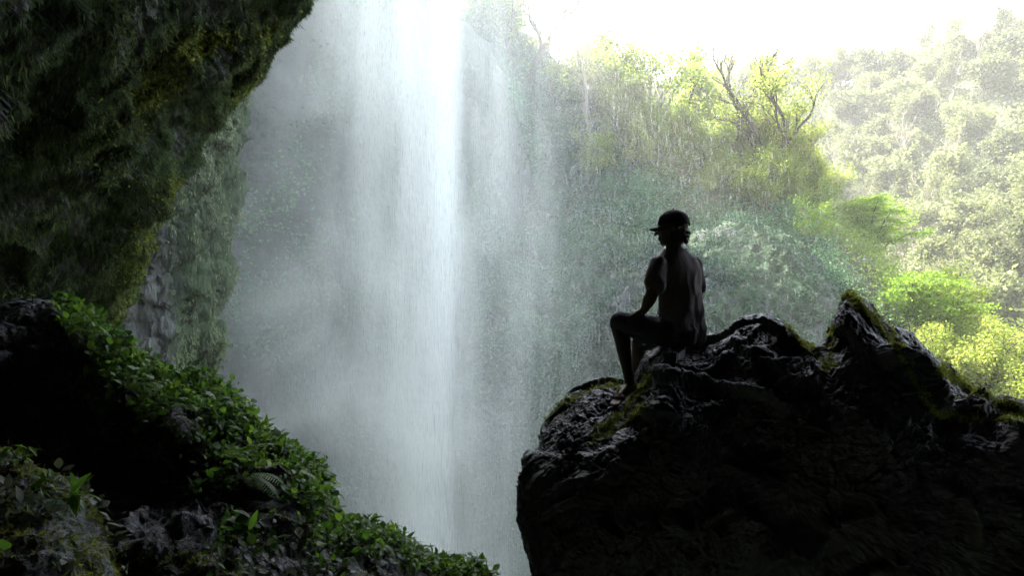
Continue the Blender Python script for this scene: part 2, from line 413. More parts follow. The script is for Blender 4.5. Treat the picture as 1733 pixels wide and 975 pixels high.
# far hill: rows back > crest > down towards the gorge
hillrows = [
 [(-200, 480, 420), (500, 380, 420), (1000, 330, 420), (1300, 300, 420), (1500, 290, 420), (1750, 280, 420), (2300, 260, 420), (3200, 260, 420)],
 [(-200, 300, 230), (500, 240, 230), (1000, 200, 220), (1300, 165, 215), (1500, 140, 210), (1750, 95, 200), (2300, -20, 190), (3200, -100, 180)],
 [(0, 420, 170), (600, 400, 170), (1000, 340, 165), (1300, 300, 165), (1500, 280, 160), (1750, 250, 150), (2200, 200, 140), (2900, 150, 130)],
 [(200, 640, 115), (700, 620, 115), (1000, 560, 115), (1300, 500, 115), (1500, 470, 110), (1750, 440, 100), (2100, 420, 90), (2600, 420, 80)],
 [(500, 860, 80), (800, 840, 80), (1000, 800, 80), (1250, 760, 78), (1500, 740, 72), (1750, 760, 65), (2000, 760, 60), (2300, 760, 55)],
]
hill = loft(hillrows, 150, 260, (5, 1.2), (.018, .08), 31)
tag(hill.build('hills', M['soil']), kind='structure')

# near slope: vegetated ridge running down to the right behind the seated figure
sloperows = [
 [(500, 60, 95), (800, 200, 90), (1000, 330, 85), (1150, 370, 80), (1300, 420, 74), (1450, 540, 66), (1600, 680, 60), (1750, 800, 54), (2100, 1100, 45)],
 [(600, -240, 56), (760, -30, 57), (900, 105, 58), (1040, 205, 57), (1180, 235, 55), (1320, 265, 52), (1440, 390, 48), (1580, 545, 44), (1740, 670, 40), (2100, 900, 34)][1:],
 [(700, 150, 50), (860, 280, 49), (980, 340, 48), (1100, 350, 47), (1230, 390, 45), (1350, 460, 43), (1480, 570, 40), (1640, 700, 36), (1900, 900, 31)],
 [(760, 420, 43), (880, 480, 42), (980, 520, 41), (1080, 540, 40), (1200, 560, 38), (1320, 620, 36), (1440, 720, 34), (1580, 820, 31), (1800, 1000, 28)],
 [(780, 760, 38), (880, 780, 37), (980, 800, 35), (1080, 820, 34), (1180, 860, 32), (1290, 920, 31), (1400, 980, 30), (1520, 1060, 28), (1700, 1200, 25)],
 [(800, 1200, 33), (900, 1250, 32), (990, 1280, 30), (1080, 1300, 29), (1160, 1350, 28), (1260, 1400, 27), (1360, 1450, 26), (1460, 1500, 25), (1600, 1600, 22)],
]
slope = loft(sloperows, 220, 260, (1.9, .8), (.08, .35), 41)
tag(slope.build('slope_terrain', M['soil']), kind='structure')

# cliff behind the waterfall (tall: its top is above the picture on the left, falling away to the right)
def wrow(z, pts): return [(x, y, z) for x, y in pts]
cl = [(-34, 14), (-26, 25), (-18, 34), (-11, 38), (-6.5, 39.5), (-3.5, 41), (-1, 43.5), (.5, 50)]
top = [44, 42, 37, 31, 24, 18.5, 15.5, 12]
rows = []
for t in np.linspace(1, 0, 7):
    rows.append([(x*(1+.04*(1-t)), y-5*(1-t)*abs(math.sin(i)), GZ-3+(top[i]-GZ+3)*t) for i, (x, y) in enumerate(cl)])
rows.insert(0, [(x*1.25-4, y+26, top[i]+3) for i, (x, y) in enumerate(cl)])
rows.insert(0, [(x*1.3-6, y+60, GZ) for i, (x, y) in enumerate(cl)])
gorge = loft(rows, 300, 240, (1.5, .8), (.11, .32), 51, world=True, stretch=(1, 1, .6))
tag(gorge.build('waterfall_cliff', M['gorge']), 'tall dark wet cliff with patchy green growth behind the waterfall', 'cliff')

# left cliff wall with hanging moss, between the overhang and the mist
lw = []
for py in np.linspace(-500, 1500, 40):
    e = 386-60*min(max((py-330)/300., 0), 1)+5*math.sin(py/23.)
    lw.append([(-900, py, 12), (-500, py, 15), (-150, py, 17), (80, py, 18.5), (200, py, 19.5), (290, py, 20.5), (350, py, 22), (e-8, py, 24), (e, py, 26.5), (e-10, py, 30)])
lwall = loft(lw, 420, 320, (.6, .5), (.22, .9), 61, stretch=(1, 1, .4))
lwall.v = lwall.v+lwall.n*(facets(lwall.v, 1.0, 62, .3, .2)+facets(lwall.v, .38, 63, .5, .35))[..., None]; lwall.normals()
mossw = np.clip((lwall.px-270)/80, 0, .75)+.25*(fbm(lwall.v*np.array([.9, .9, .12]), 3, 5)+.2)
tag(lwall.build('cliff_wall', M['wall'], attrs={'moss': mossw}), 'grey streaked cliff wall hung with pale moss left of the waterfall', 'cliff')

# ------------------------------------------------------------------ the cave: overhang, shell behind the camera, floor
ov_out = [(545, -30), (515, 0), (490, 20), (470, 47), (447, 75), (432, 105), (420, 130), (397, 160), (375, 185), (352, 215), (335, 245), (315, 282), (290, 312), (272, 347), (255, 385),
          (243, 420), (228, 460), (215, 500), (200, 535), (190, 560), (150, 620), (60, 720), (-300, 900), (-1000, 1000), (-1700, 500), (-1700, -500), (-900, -1000), (0, -1000), (500, -700), (640, -300), (600, -110)]
ovd = rbf([(515, 0, 11.5), (420, 130, 12), (335, 245, 12.6), (243, 420, 13.6), (190, 560, 14.5), (300, 60, 9.6), (150, 100, 8.0), (0, 0, 6.2), (0, 200, 7.4), (100, 350, 9.5), (180, 440, 11.5),
           (0, 450, 9.8), (60, 560, 11.5), (250, 250, 10.6), (-600, 0, 4.5), (-1200, 0, 3.6), (-1500, 500, 3.5), (-600, 700, 8), (0, 900, 12), (0, -900, 4.5), (500, -600, 7.5), (200, -300, 6.2), (-1400, -500, 3.2)])
def ovpost(v):
    # the layered bedding that sweeps up to the right, and hanging fluting
    u = v[..., 2]*.8-v[..., 0]*.45+v[..., 1]*.1
    w = fbm(v*.35, 3, 77)*1.4
    bed = np.abs(((u+w)*.95) % 1.0-.5)*2
    flute = ridged(v*np.array([2.2, 2.2, .55]), 3, 78)
    return .28*bed**2+.16*flute+facets(v, .9, 79, .3, .15)+facets(v, .3, 80, .3, .2)
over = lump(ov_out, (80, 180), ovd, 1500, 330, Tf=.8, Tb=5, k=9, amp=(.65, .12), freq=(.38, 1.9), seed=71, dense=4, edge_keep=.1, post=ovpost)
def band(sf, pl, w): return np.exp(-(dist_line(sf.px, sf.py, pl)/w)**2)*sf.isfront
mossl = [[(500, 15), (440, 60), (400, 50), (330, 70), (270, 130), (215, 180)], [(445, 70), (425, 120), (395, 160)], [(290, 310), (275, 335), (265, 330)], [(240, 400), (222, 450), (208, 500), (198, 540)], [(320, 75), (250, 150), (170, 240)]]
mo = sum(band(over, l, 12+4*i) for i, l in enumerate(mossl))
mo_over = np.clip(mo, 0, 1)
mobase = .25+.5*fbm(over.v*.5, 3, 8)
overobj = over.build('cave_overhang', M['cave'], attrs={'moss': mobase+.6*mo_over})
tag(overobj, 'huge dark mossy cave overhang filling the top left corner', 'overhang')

# the rest of the cave closes round behind the camera; its mouth is open forwards
th = np.linspace(-.62*np.pi, .62*np.pi, 90)   # round from left to right behind the camera
ph = np.linspace(-.5, 1, 50)
TH, PH = np.meshgrid(th, ph)
el = PH*np.pi/2
R_ = np.array([13.0, 13.0, 8.5])
sx_ = np.sin(TH)*np.cos(el)*R_[0]; sy_ = -np.cos(TH)*np.cos(el)*R_[1]-1.5; sz_ = np.sin(el)*R_[2]
sv_ = np.stack([sx_, sy_, sz_], -1)
sh = Surf(sv_); 
if (sh.n*(-sh.v)).sum() < 0: sh.flip = True; sh.normals()
sh.v = sh.v+sh.n*(.9*fbm(sh.v*.3, 4, 81))[..., None]
tag(sh.build('unseen_cave_wall', M['shell']), kind='structure')
# unseen right side, added to keep side light off the boulder face
rw = np.array([[[13.2-.02*z*z+.4*math.sin(k*1.3+z), 2+k*.48, z] for k in range(11)] for z in np.linspace(-9, 9, 12)])
light_block_wall = loft(rw, 70, 70, (.6, .2), (.3, 1.1), 87, world=True)
tag(light_block_wall.build('unseen_cave_wall', M['shell']), kind='structure')
# roof over the camera reaching out towards the mouth
rx = np.linspace(-16, 16, 80); ryy = np.linspace(-3, 9, 80)
RX, RY = np.meshgrid(rx, ryy)
RZ = 7.4-.012*RX**2+.12*np.maximum(RY-3, 0)
roof = Surf(np.stack([RX, RY, RZ], -1)); 
if roof.n[5, 5, 2] > 0: roof.flip = not roof.flip; roof.normals()
roof.v = roof.v+roof.n*(.6*fbm(roof.v*.4, 4, 83))[..., None]
back = Surf(np.concatenate([roof.v, (roof.v+np.array([0, .5, 3.5]))[::-1]], 0)); back.flip = roof.flip
tag(back.build('cave_roof', M['shell']), kind='structure')
fx, fy = np.meshgrid(np.linspace(-14, 14, 60), np.linspace(-14, 2.2, 50))
fp = np.stack([fx, fy, np.zeros_like(fx)], -1)
fz = -1.75+.25*fbm(fp*.8, 4, 85)-.8*np.maximum(fy-1.2, 0)
fl = Surf(np.stack([fx, fy, fz], -1)); 
if fl.n[5, 5, 2] < 0: fl.flip = True
tag(fl.build('cave_floor', M['shell']), kind='structure')

# ------------------------------------------------------------------ boulder with the seated figure
b_out = [(905, 968), (896, 930), (889, 900), (882, 880), (884, 850), (878, 830), (882, 800), (888, 770), (914, 764), (915, 745), (918, 728), (935, 705), (950, 688), (975, 668), (1000, 657), (1030, 652), (1046, 657),
         (1062, 668), (1078, 640), (1090, 612), (1110, 596), (1150, 585), (1190, 572), (1215, 566), (1238, 556), (1240, 544), (1262, 534), (1290, 529), (1312, 536), (1330, 552), (1345, 570), (1362, 583),
         (1385, 588), (1402, 580), (1407, 572), (1411, 545), (1419, 522), (1430, 500), (1439, 487), (1450, 496), (1472, 520), (1500, 548), (1508, 556), (1540, 568), (1562, 596), (1582, 624), (1602, 628), (1630, 645),
         (1660, 668), (1700, 682), (1725, 690), (1742, 700), (1900, 760), (2300, 900), (2500, 1300), (2400, 1900), (1500, 2100), (1000, 2000), (930, 1500), (925, 1100)]
bd_ = rbf([(885, 775, 4.95), (920, 745, 5.15), (1000, 700, 5.2), (1055, 695, 5.30), (1064, 672, 5.5), (1082, 655, 5.35), (1038, 692, 5.4), (1100, 640, 4.9), (1015, 660, 5.5), (960, 685, 5.5), (900, 880, 4.75), (930, 960, 4.5),
           (980, 850, 4.45), (1040, 800, 4.38), (1080, 750, 4.36), (1100, 690, 4.42), (1108, 640, 4.62), (1150, 650, 4.58), (1250, 662, 4.5), (1350, 670, 4.48), (1150, 690, 4.42), (1300, 700, 4.4),
           (1150, 605, 4.98), (1190, 592, 5.2), (1240, 585, 5.0), (1290, 548, 5.05), (1290, 600, 4.68), (1240, 625, 4.66), (1335, 605, 4.75), (1385, 600, 5.1), (1380, 635, 4.75),
           (1440, 515, 4.68), (1414, 560, 4.64), (1414, 610, 4.60), (1440, 600, 4.58), (1500, 640, 4.54), (1470, 545, 4.64), (1505, 585, 4.60), (1533, 640, 4.56), (1555, 685, 4.55), (1530, 575, 5.05), (1565, 630, 5.0), (1580, 665, 4.95), (1580, 720, 4.6), (1600, 650, 5.3), (1660, 690, 5.4), (1640, 735, 4.62), (1720, 735, 4.62),
           (1200, 780, 4.36), (1400, 780, 4.36), (1600, 820, 4.42), (1720, 800, 4.5), (950, 1050, 4.5), (1200, 880, 4.36), (1200, 975, 4.45), (1400, 900, 4.38), (1500, 975, 4.42), (1700, 975, 4.45), (2000, 1000, 4.5), (2200, 1300, 4.4), (1500, 1500, 3.6), (1200, 1700, 3.6), (1000, 1500, 3.9)])
def b_post(v):
    px, py, d = proj(v)
    # wet shelves that step out of the dark face
    out = np.zeros(px.shape)
    for pl, a, w in [([(1145, 880), (1180, 862), (1215, 850), (1240, 858)], .10, 16), ([(1060, 890), (1085, 880), (1110, 882), (1130, 868)], .07, 11), ([(1300, 930), (1330, 915), (1365, 925)], .12, 20),
                     ([(1400, 885), (1440, 878), (1480, 862)], .08, 9), ([(1590, 825), (1625, 835), (1645, 870), (1650, 930)], .08, 10), ([(1225, 785), (1265, 800), (1290, 812)], .05, 8),
                     ([(1110, 632), (1160, 645), (1230, 655), (1300, 668), (1330, 690)], .09, 9), ([(1250, 585), (1265, 600), (1300, 610)], .05, 8), ([(1500, 600), (1530, 640), (1560, 690), (1590, 705), (1650, 722), (1733, 712)], .14, 12),
                     ([(1400, 600), (1395, 630), (1380, 660)], .08, 9), ([(1590, 630), (1620, 640), (1640, 680), (1655, 700)], .08, 8)]:
        out += a*np.exp(-(dist_line(px, py, pl)/w)**2)
    # folds running down the lit shoulder
    w_ = v+.10*np.stack([fbm(v*2.5, 2, 94), fbm(v*2.5, 2, 95), fbm(v*2.5, 2, 96)], -1)
    out = out+facets(w_, .5, 97, .20, .09)+facets(w_, .17, 98, .18, .07)+facets(w_, .05, 99, .30, .14)+.010*ridged(v*28, 2, 100)
    u = (px*.55+py*.85)/26.0
    fold = np.abs((u+2.2*fbm(v*1.3, 2, 93)) % 1-.5)*2
    m = inpoly(px, py, [(880, 760), (1000, 690), (1060, 670), (1110, 640), (1100, 740), (1010, 830), (900, 900)])
    return out+m*.04*fold
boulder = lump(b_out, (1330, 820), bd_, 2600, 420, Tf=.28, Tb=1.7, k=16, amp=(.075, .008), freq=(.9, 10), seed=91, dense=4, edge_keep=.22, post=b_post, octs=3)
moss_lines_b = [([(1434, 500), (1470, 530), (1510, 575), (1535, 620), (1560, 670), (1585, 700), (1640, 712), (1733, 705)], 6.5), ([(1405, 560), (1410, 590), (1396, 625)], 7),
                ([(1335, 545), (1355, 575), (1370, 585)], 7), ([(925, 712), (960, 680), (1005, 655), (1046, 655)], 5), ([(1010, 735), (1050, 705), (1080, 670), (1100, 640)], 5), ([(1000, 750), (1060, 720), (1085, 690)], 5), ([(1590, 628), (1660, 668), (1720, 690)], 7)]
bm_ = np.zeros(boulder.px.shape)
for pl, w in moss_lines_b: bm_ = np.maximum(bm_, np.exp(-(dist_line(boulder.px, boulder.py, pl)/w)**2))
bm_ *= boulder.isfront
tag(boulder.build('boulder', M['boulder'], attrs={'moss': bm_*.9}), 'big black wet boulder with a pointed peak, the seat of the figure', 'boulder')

# ------------------------------------------------------------------ left rock mass
l_out = [(-500, 500), (-100, 515), (0, 520), (30, 508), (80, 510), (104, 519), (120, 535), (150, 548), (172, 572), (200, 600), (240, 628), (285, 652), (345, 652), (385, 675), (402, 705), (420, 735), (450, 752), (490, 775), (528, 798),
         (545, 825), (549, 880), (560, 896), (610, 905), (660, 918), (695, 940), (712, 957), (760, 968), (815, 980), (960, 1200), (950, 1800), (0, 2200), (-1200, 1800), (-1300, 700)]
ld_ = rbf([(50, 560, 4.5), (100, 595, 4.45), (0, 610, 4.3), (60, 612, 4.35), (130, 600, 4.4), (100, 680, 4.75), (200, 760, 4.7), (60, 740, 4.7), (150, 560, 4.5), (250, 640, 4.45), (330, 665, 4.45), (400, 710, 4.5), (540, 830, 4.55), (545, 880, 4.5),
           (600, 915, 4.6), (700, 955, 4.7), (800, 975, 4.8), (220, 660, 4.2), (300, 740, 4.0), (380, 790, 3.95), (250, 820, 4.3), (430, 850, 3.75), (520, 880, 3.9), (440, 835, 3.8), (330, 850, 3.9), (200, 880, 3.5), (300, 900, 3.35), (400, 950, 3.2), (480, 930, 3.5),
           (600, 965, 3.9), (200, 975, 3.1), (0, 975, 3.2), (-300, 700, 4.2), (-300, 1000, 3.2), (-900, 1000, 3.2), (200, 1300, 2.7), (600, 1300, 3.2), (850, 1300, 4.0), (0, 1900, 2.6), (700, 1800, 3.0)])
def l_post(v):
    px, py, d = proj(v); out = np.zeros(px.shape)
    for pl, a, w in [([(0, 612), (40, 602), (80, 597), (135, 580)], .07, 7), ([(430, 838), (470, 840), (520, 868)], .10, 14), ([(200, 890), (260, 872), (330, 880)], .06, 14), ([(310, 905), (345, 915)], .07, 16),
                     ([(330, 965), (390, 965)], .07, 14), ([(420, 905), (480, 910)], .07, 15), ([(565, 945), (600, 960)], .08, 14), ([(640, 950), (660, 965)], .07, 12)]:
        out += a*np.exp(-(dist_line(px, py, pl)/w)**2)
    return out+facets(v, .25, 197, .25, .12)+facets(v, .09, 198, .3, .18)
left = lump(l_out, (180, 1000), ld_, 2400, 420, Tf=.25, Tb=1.6, k=14, amp=(.13, .02), freq=(1.5, 7.0), seed=101, dense=4, edge_keep=.15, post=l_post)
lmo = np.clip(inpoly(left.px, left.py, [(100, 515), (200, 590), (400, 670), (560, 850), (800, 980), (600, 1000), (420, 840), (200, 740), (120, 600)])*.45+.35*fbm(left.v*1.5, 3, 6)+.25*np.exp(-(dist_line(left.px, left.py, [(180, 950), (300, 935), (430, 975)])/20)**2), 0, 1)
tag(left.build('rock_mass', M['left_rock'], attrs={'moss': lmo*left.isfront}), 'dark rock slope overgrown with green creepers at the lower left', 'rock')
m_out = [(-500, 700), (-100, 750), (0, 762), (30, 768), (60, 790), (85, 805), (110, 812), (140, 835), (158, 862), (172, 900), (180, 940), (200, 990), (260, 1100), (250, 1600), (-700, 1700), (-800, 900)]
md_ = rbf([(0, 780, 2.7), (100, 830, 2.6), (160, 900, 2.6), (60, 900, 2.3), (120, 960, 2.2), (0, 975, 2.1), (-300, 850, 2.5), (-400, 1300, 2.0), (200, 1200, 2.2), (0, 1500, 1.9)])
mound = lump(m_out, (0, 1100), md_, 1200, 220, Tf=.15, Tb=.5, k=10, amp=(.07, .02), freq=(3, 12), seed=111, dense=4, edge_keep=.3)
tag(mound.build('mossy_mound', M['left_rock'], attrs={'moss': (.5+.4*fbm(mound.v*3, 3, 6))*mound.isfront}), 'nearest small mossy hump in the bottom left corner', 'rock')
# ------------------------------------------------------------------ water and air
def vol_mat(name, build, col=(.95, .98, 1.0), aniso=.25):
    m, nt, out = new_mat(name); L = nt.links.new
    pv = N(nt, 'ShaderNodeVolumePrincipled'); pv.inputs['Color'].default_value = C(*col); pv.inputs['Anisotropy'].default_value = aniso
    pv.inputs['Density'].default_value = 0
    L(build(nt), pv.inputs['Density']); L(pv.outputs[0], out.inputs['Volume']); return m
def mth(nt, op, a, b=None, c=None):
    n = nt.nodes.new('ShaderNodeMath'); n.operation = op
    for i, x in enumerate((a, b, c)):
        if x is None: continue
        if isinstance(x, (int, float)): n.inputs[i].default_value = x
        else: nt.links.new(x, n.inputs[i])
    return n.outputs[0]
def gauss(nt, x, c, w):
    t = mth(nt, 'SUBTRACT', x, c); t = mth(nt, 'DIVIDE', t, w); t = mth(nt, 'MULTIPLY', t, t); t = mth(nt, 'MULTIPLY', t, -1.0); return mth(nt, 'EXPONENT', t)
def fnoise(nt, vec, scale, detail=2.0, rough=.5):
    mp = N(nt, 'ShaderNodeMapping'); mp.inputs['Scale'].default_value = scale; nt.links.new(vec, mp.inputs[0])
    n = N(nt, 'ShaderNodeTexNoise', Scale=1.0, Detail=detail, Roughness=rough); nt.links.new(mp.outputs[0], n.inputs['Vector']); return n.outputs[0]
def mist_field(nt):
    """falling body, veil to its left, spray drifting right, billows rising low on the left"""
    ge = nt.nodes.new('ShaderNodeNewGeometry'); pos = ge.outputs['Position']
    s = nt.nodes.new('ShaderNodeSeparateXYZ'); nt.links.new(pos, s.inputs[0]); x, y, z = s.outputs
    streak = fnoise(nt, pos, (.85, .6, .10), 4.0, .6)
    wn_ = N(nt, 'ShaderNodeTexNoise', Scale=.16, Detail=1.0); nt.links.new(pos, wn_.inputs['Vector'])
    vs = N(nt, 'ShaderNodeVectorMath', _operation='MULTIPLY_ADD'); nt.links.new(wn_.outputs['Color'], vs.inputs[0]); vs.inputs[1].default_value = (7, 4, 9); nt.links.new(pos, vs.inputs[2])
    bill = fnoise(nt, vs.outputs[0], (.26, .2, .16), 4.0, .6)
    st = mth(nt, 'MULTIPLY_ADD', streak, 4.4, -1.5); st = mth(nt, 'MAXIMUM', st, .05)
    bl = mth(nt, 'MULTIPLY_ADD', bill, 9.0, -4.1); bl = mth(nt, 'MAXIMUM', bl, .0)
    gy = gauss(nt, y, 30.0, 1.6)
    # core narrows downwards
    wz = mth(nt, 'MULTIPLY_ADD', z, .03, 1.4)
    xc = mth(nt, 'MULTIPLY_ADD', z, -.03, -3.5)
    core = mth(nt, 'MULTIPLY', gauss(nt, x, xc, wz), mth(nt, 'MULTIPLY_ADD', z, -.045, 1.05))
    vz = mth(nt, 'MULTIPLY_ADD', z, .012, .11); vz = mth(nt, 'MAXIMUM', vz, .05)
    veil = mth(nt, 'MULTIPLY', gauss(nt, x, -5.3, 1.7), vz)
    rgt = mth(nt, 'MULTIPLY', gauss(nt, x, -.4, 2.5), .12)
    line = mth(nt, 'MULTIPLY', gauss(nt, x, mth(nt, 'MULTIPLY_ADD', z, .02, -2.65), .4), .35)
    a = mth(nt, 'ADD', mth(nt, 'ADD', core, line), mth(nt, 'ADD', veil, rgt))
    a = mth(nt, 'MULTIPLY', mth(nt, 'MULTIPLY', a, st), gy)
    gy2 = gauss(nt, y, 29.0, 4.0)
    low = mth(nt, 'MULTIPLY_ADD', z, -.007, .145); low = mth(nt, 'MAXIMUM', low, .06)
    b = mth(nt, 'MULTIPLY', mth(nt, 'MULTIPLY', gauss(nt, x, -5.5, 4.2), low), mth(nt, 'MULTIPLY', bl, gy2))
    base = mth(nt, 'MULTIPLY', mth(nt, 'MULTIPLY', gauss(nt, x, -3.0, 8.0), mth(nt, 'MULTIPLY_ADD', bill, 2.4, -.7)), .008)
    return mth(nt, 'ADD', mth(nt, 'ADD', a, b), mth(nt, 'MAXIMUM', base, .001))
def box(name, lo, hi, mat):
    x0, y0, z0 = lo; x1, y1, z1 = hi
    v = np.array([[x0, y0, z0], [x1, y0, z0], [x1, y1, z0], [x0, y1, z0], [x0, y0, z1], [x1, y0, z1], [x1, y1, z1], [x0, y1, z1]], float)
    f = np.array([[0, 3, 2, 1], [4, 5, 6, 7], [0, 1, 5, 4], [1, 2, 6, 5], [2, 3, 7, 6], [3, 0, 4, 7]])
    return mesh_obj(name, v, f, mat, smooth=False)
spray = box('spray_mist', (-15, 15, GZ), (9, 35.5, 26), vol_mat('spray_mist', mist_field, (.975, 1.0, .965), .2))
tag(spray, 'white billowing mist and spray round the falling water', 'mist', kind='stuff')

def haze_mat():
    m, nt, out = new_mat('haze'); pv = N(nt, 'ShaderNodeVolumePrincipled'); pv.inputs['Color'].default_value = C(.97, .98, .96)
    pv.inputs['Density'].default_value = HAZE; pv.inputs['Anisotropy'].default_value = .35
    nt.links.new(pv.outputs[0], out.inputs['Volume']); return m
HAZE = .00055
hz = box('haze', (-160, -25, GZ-6), (330, 430, 110), haze_mat()); tag(hz, 'thin pale haze over the valley', 'haze', kind='stuff')
# ------------------------------------------------------------------ vegetation on the far side
def grow(bag, tips, p, d, ln, r, lev, maxlev, spread=.6, up=.25, crook=.25, nchild=(2, 4), shrink=.68, seg=5, leader=False):
    n = 5; pts = [np.array(p, float)]; d = np.array(d, float)
    for i in range(n):
        d = d+rng.normal(size=3)*crook+np.array([0, 0, up*.25]); d /= np.linalg.norm(d)
        pts.append(pts[-1]+d*ln/n)
    v, f = tube(pts, r, r*.55, seg); bag.add(v, f)
    if lev >= maxlev:
        tips.append(pts[-1]); tips.append(pts[3]); return
    if lev >= maxlev-1: tips.append(pts[-1])
    k = rng.integers(nchild[0], nchild[1]+1)
    for j in range(k):
        t = 1.0 if j == 0 else .35+.6*rng.random()
        i = min(int(t*n), n); q = pts[i]
        a = rng.normal(size=3); a -= d*np.dot(a, d); a /= np.linalg.norm(a)
        sp_ = spread*(.6 if j == 0 else 1)*(.7+.6*rng.random())
        nd = d*math.cos(sp_)+a*math.sin(sp_)+np.array([0, 0, up]); nd /= np.linalg.norm(nd)
        grow(bag, tips, q, nd, ln*shrink*(.8+.4*rng.random()), r*(.62 if j == 0 else .48), lev+1, maxlev, spread, up, crook, nchild, shrink, max(3, seg-1))
def leaves_at(tips, per, cr, size, flat=.0, tpl=LEAF4, squash=1.0):
    tips = np.array(tips); n = len(tips)*per
    off = rng.normal(size=(n, 3))*cr; off[:, 2] *= squash
    pos = np.repeat(tips, per, 0)+off
    d = unit(n); d[:, 2] *= (1-flat)
    up = unit(n)+np.array([0, 0, flat*3])
    return inst(tpl[0], tpl[1], pos, frames(d, np.cross(d, up)), size*(.6+.8*rng.random(n)))
def make_tree(name, h, kind, leafm, barkm):
    root = empty(name); b = Bag(); tips = []
    if kind == 'hill':
        grow(b, tips, (0, 0, 0), (0, 0, 1), h*.40, h*.03, 0, 3, .8, .10, .10, (4, 5), .62)
        v, f = leaves_at(tips, 22, h*.05, h*.052, .35, squash=.7)
    elif kind == 'round':
        grow(b, tips, (0, 0, 0), (0, 0, 1), h*.42, h*.035, 0, 3, .75, .12, .10, (4, 5), .62)
        v, f = leaves_at(tips, 28, h*.045, h*.034, .4, squash=.7)
    elif kind == 'tall':
        grow(b, tips, (0, 0, 0), (0, 0, 1), h*.5, h*.026, 0, 3, .55, .25, .12, (3, 5), .58)
        v, f = leaves_at(tips, 24, h*.045, h*.032, .2)
    elif kind == 'sparse':
        grow(b, tips, (0, 0, 0), (0, 0, 1), h*.38, h*.03, 0, 4, .55, .18, .2, (2, 4), .68)
        v, f = leaves_at(tips, 10, h*.035, h*.024, .1)
    elif kind == 'bare':
        grow(b, tips, (0, 0, 0), (0, 0, 1), h*.4, h*.024, 0, 4, .55, .2, .2, (3, 4), .66)
        v, f = leaves_at(tips[::2], 2, h*.02, h*.018, .1)
    elif kind == 'bush':
        for k in range(7):
            a = rng.random()*6.28; grow(b, tips, (0, 0, 0), (math.cos(a)*.7, math.sin(a)*.7, .9), h*.5, h*.02, 0, 2, .7, .1, .15, (4, 5), .6, 4)
        v, f = leaves_at(tips, 24, h*.055, h*.034, .45, squash=.7)
    elif kind == 'sapling':
        for k in range(5):
            a = rng.random()*6.28; grow(b, tips, (math.cos(a)*h*.05, math.sin(a)*h*.05, 0), (math.cos(a)*.2, math.sin(a)*.2, 1), h*.55, h*.012, 0, 2, .6, .1, .07, (3, 4), .5, 4)
        v, f = leaves_at(tips, 16, h*.07, h*.035, .55, squash=.5)
    b.build('trunk', barkm, root)
    mesh_obj('crown', v, f, leafm, root, False)
    return root

def ground_on(sf, px, py):
    k = np.argmin((sf.px-px)**2+(sf.py-py)**2+1e4*(sf.d < 1)); i, j = np.unravel_index(k, sf.px.shape); return sf.v[i, j]
HG = 'trees of the far hillside'
protos = [make_tree('hill_tree', 11, 'hill', M['leaf_far'], M['bark']), make_tree('hill_tree', 12, 'hill', M['leaf_far'], M['bark']),
          make_tree('hill_tree', 14, 'tall', M['leaf_far'], M['bark_pale']), make_tree('hill_tree', 12, 'tall', M['leaf_far'], M['bark_pale']),
          make_tree('hill_tree', 12, 'sparse', M['leaf_far'], M['bark_pale']), make_tree('hill_tree', 13, 'bare', M['leaf_far'], M['bark_pale'])]
used = set()
REG = []
def put(proto, key, loc, rz, sc, label, group=None, cat='tree'):
    o = put_(proto, key, loc, rz, sc, label, group, cat)
    if group: REG.append((o, group))
    return o
def put_(proto, key, loc, rz, sc, label, group=None, cat='tree'):
    if key not in used:
        used.add(key); o = proto; o.location = loc; o.rotation_euler = (0, 0, rz); o.scale = (sc,)*3
        tag(o, label, cat, group); 
        if group is None and 'group' in o: del o['group']
    else:
        o = copy_tree(proto, loc, rz, sc, label, group); o['category'] = cat
        if group is None and 'group' in o: del o['group']
    return o
crest_px = [600, 760, 900, 1040, 1180, 1320, 1440, 1580, 1740]; crest_py = [-240, 20, 150, 225, 235, 265, 390, 545, 670]
mask = (hill.px > 930) & (hill.px < 1790) & (hill.py < np.interp(hill.px, crest_px, crest_py)-15) & (hill.py > 60) & (hill.d < 222) & (hill.n[..., 2] > .1)
cand, _ = hill.scatter(1500, mask.astype(float)/hill.d**1.6)
pts = []
for p in cand:
    if all((p[0]-q[0])**2+(p[1]-q[1])**2 > (4.2+p[1]*.006)**2 for q in pts):
        pts.append(p)
    if len(pts) >= 270: break
names = ['rounded hazy tree in the wood on the sunlit far hillside', 'rounded hazy tree in the wood on the sunlit far hillside', 'taller pale tree in the wood on the sunlit far hillside', 'taller pale tree in the wood on the sunlit far hillside', 'thin leaved pale tree in the wood on the sunlit far hillside', 'bare whitish tree in the wood on the sunlit far hillside']
gr = ['rounded trees of the far hill', 'rounded trees of the far hill', 'taller trees of the far hill', 'taller trees of the far hill', 'thin trees of the far hill', 'bare trees of the far hill']
for p in pts:
    k = int(rng.choice(6, p=[.33, .31, .13, .11, .08, .04]))
    put(protos[k], 'h%d' % k, tuple(p-np.array([0, 0, .4])), rng.random()*6.28, (.6+.5*rng.random())*(.68+p[1]*.0024), names[k], gr[k])
for px, py, k, s, lab in [(1420, 112, 2, 1.0, 'grey skyline tree on the far hill just right of the pale gap'), (1510, 100, 0, 1.15, 'dark round skyline tree alone on the far hill crest'), (1560, 118, 1, .8, 'small skyline tree right of the dark round one on the far hill'),
                          (1612, 75, 2, 1.1, 'flat topped skyline tree left of the highest trees on the far hill'), (1665, 68, 0, 1.05, 'broad skyline tree second from the right on the far hill crest'), (1722, 62, 3, 1.25, 'highest skyline tree of the far hill at the right edge')]:
    p = ground_on(hill, px, py+45)
    put(protos[k], 'h%d' % k, tuple(p-np.array([0, 0, .5])), rng.random()*6, s, lab)
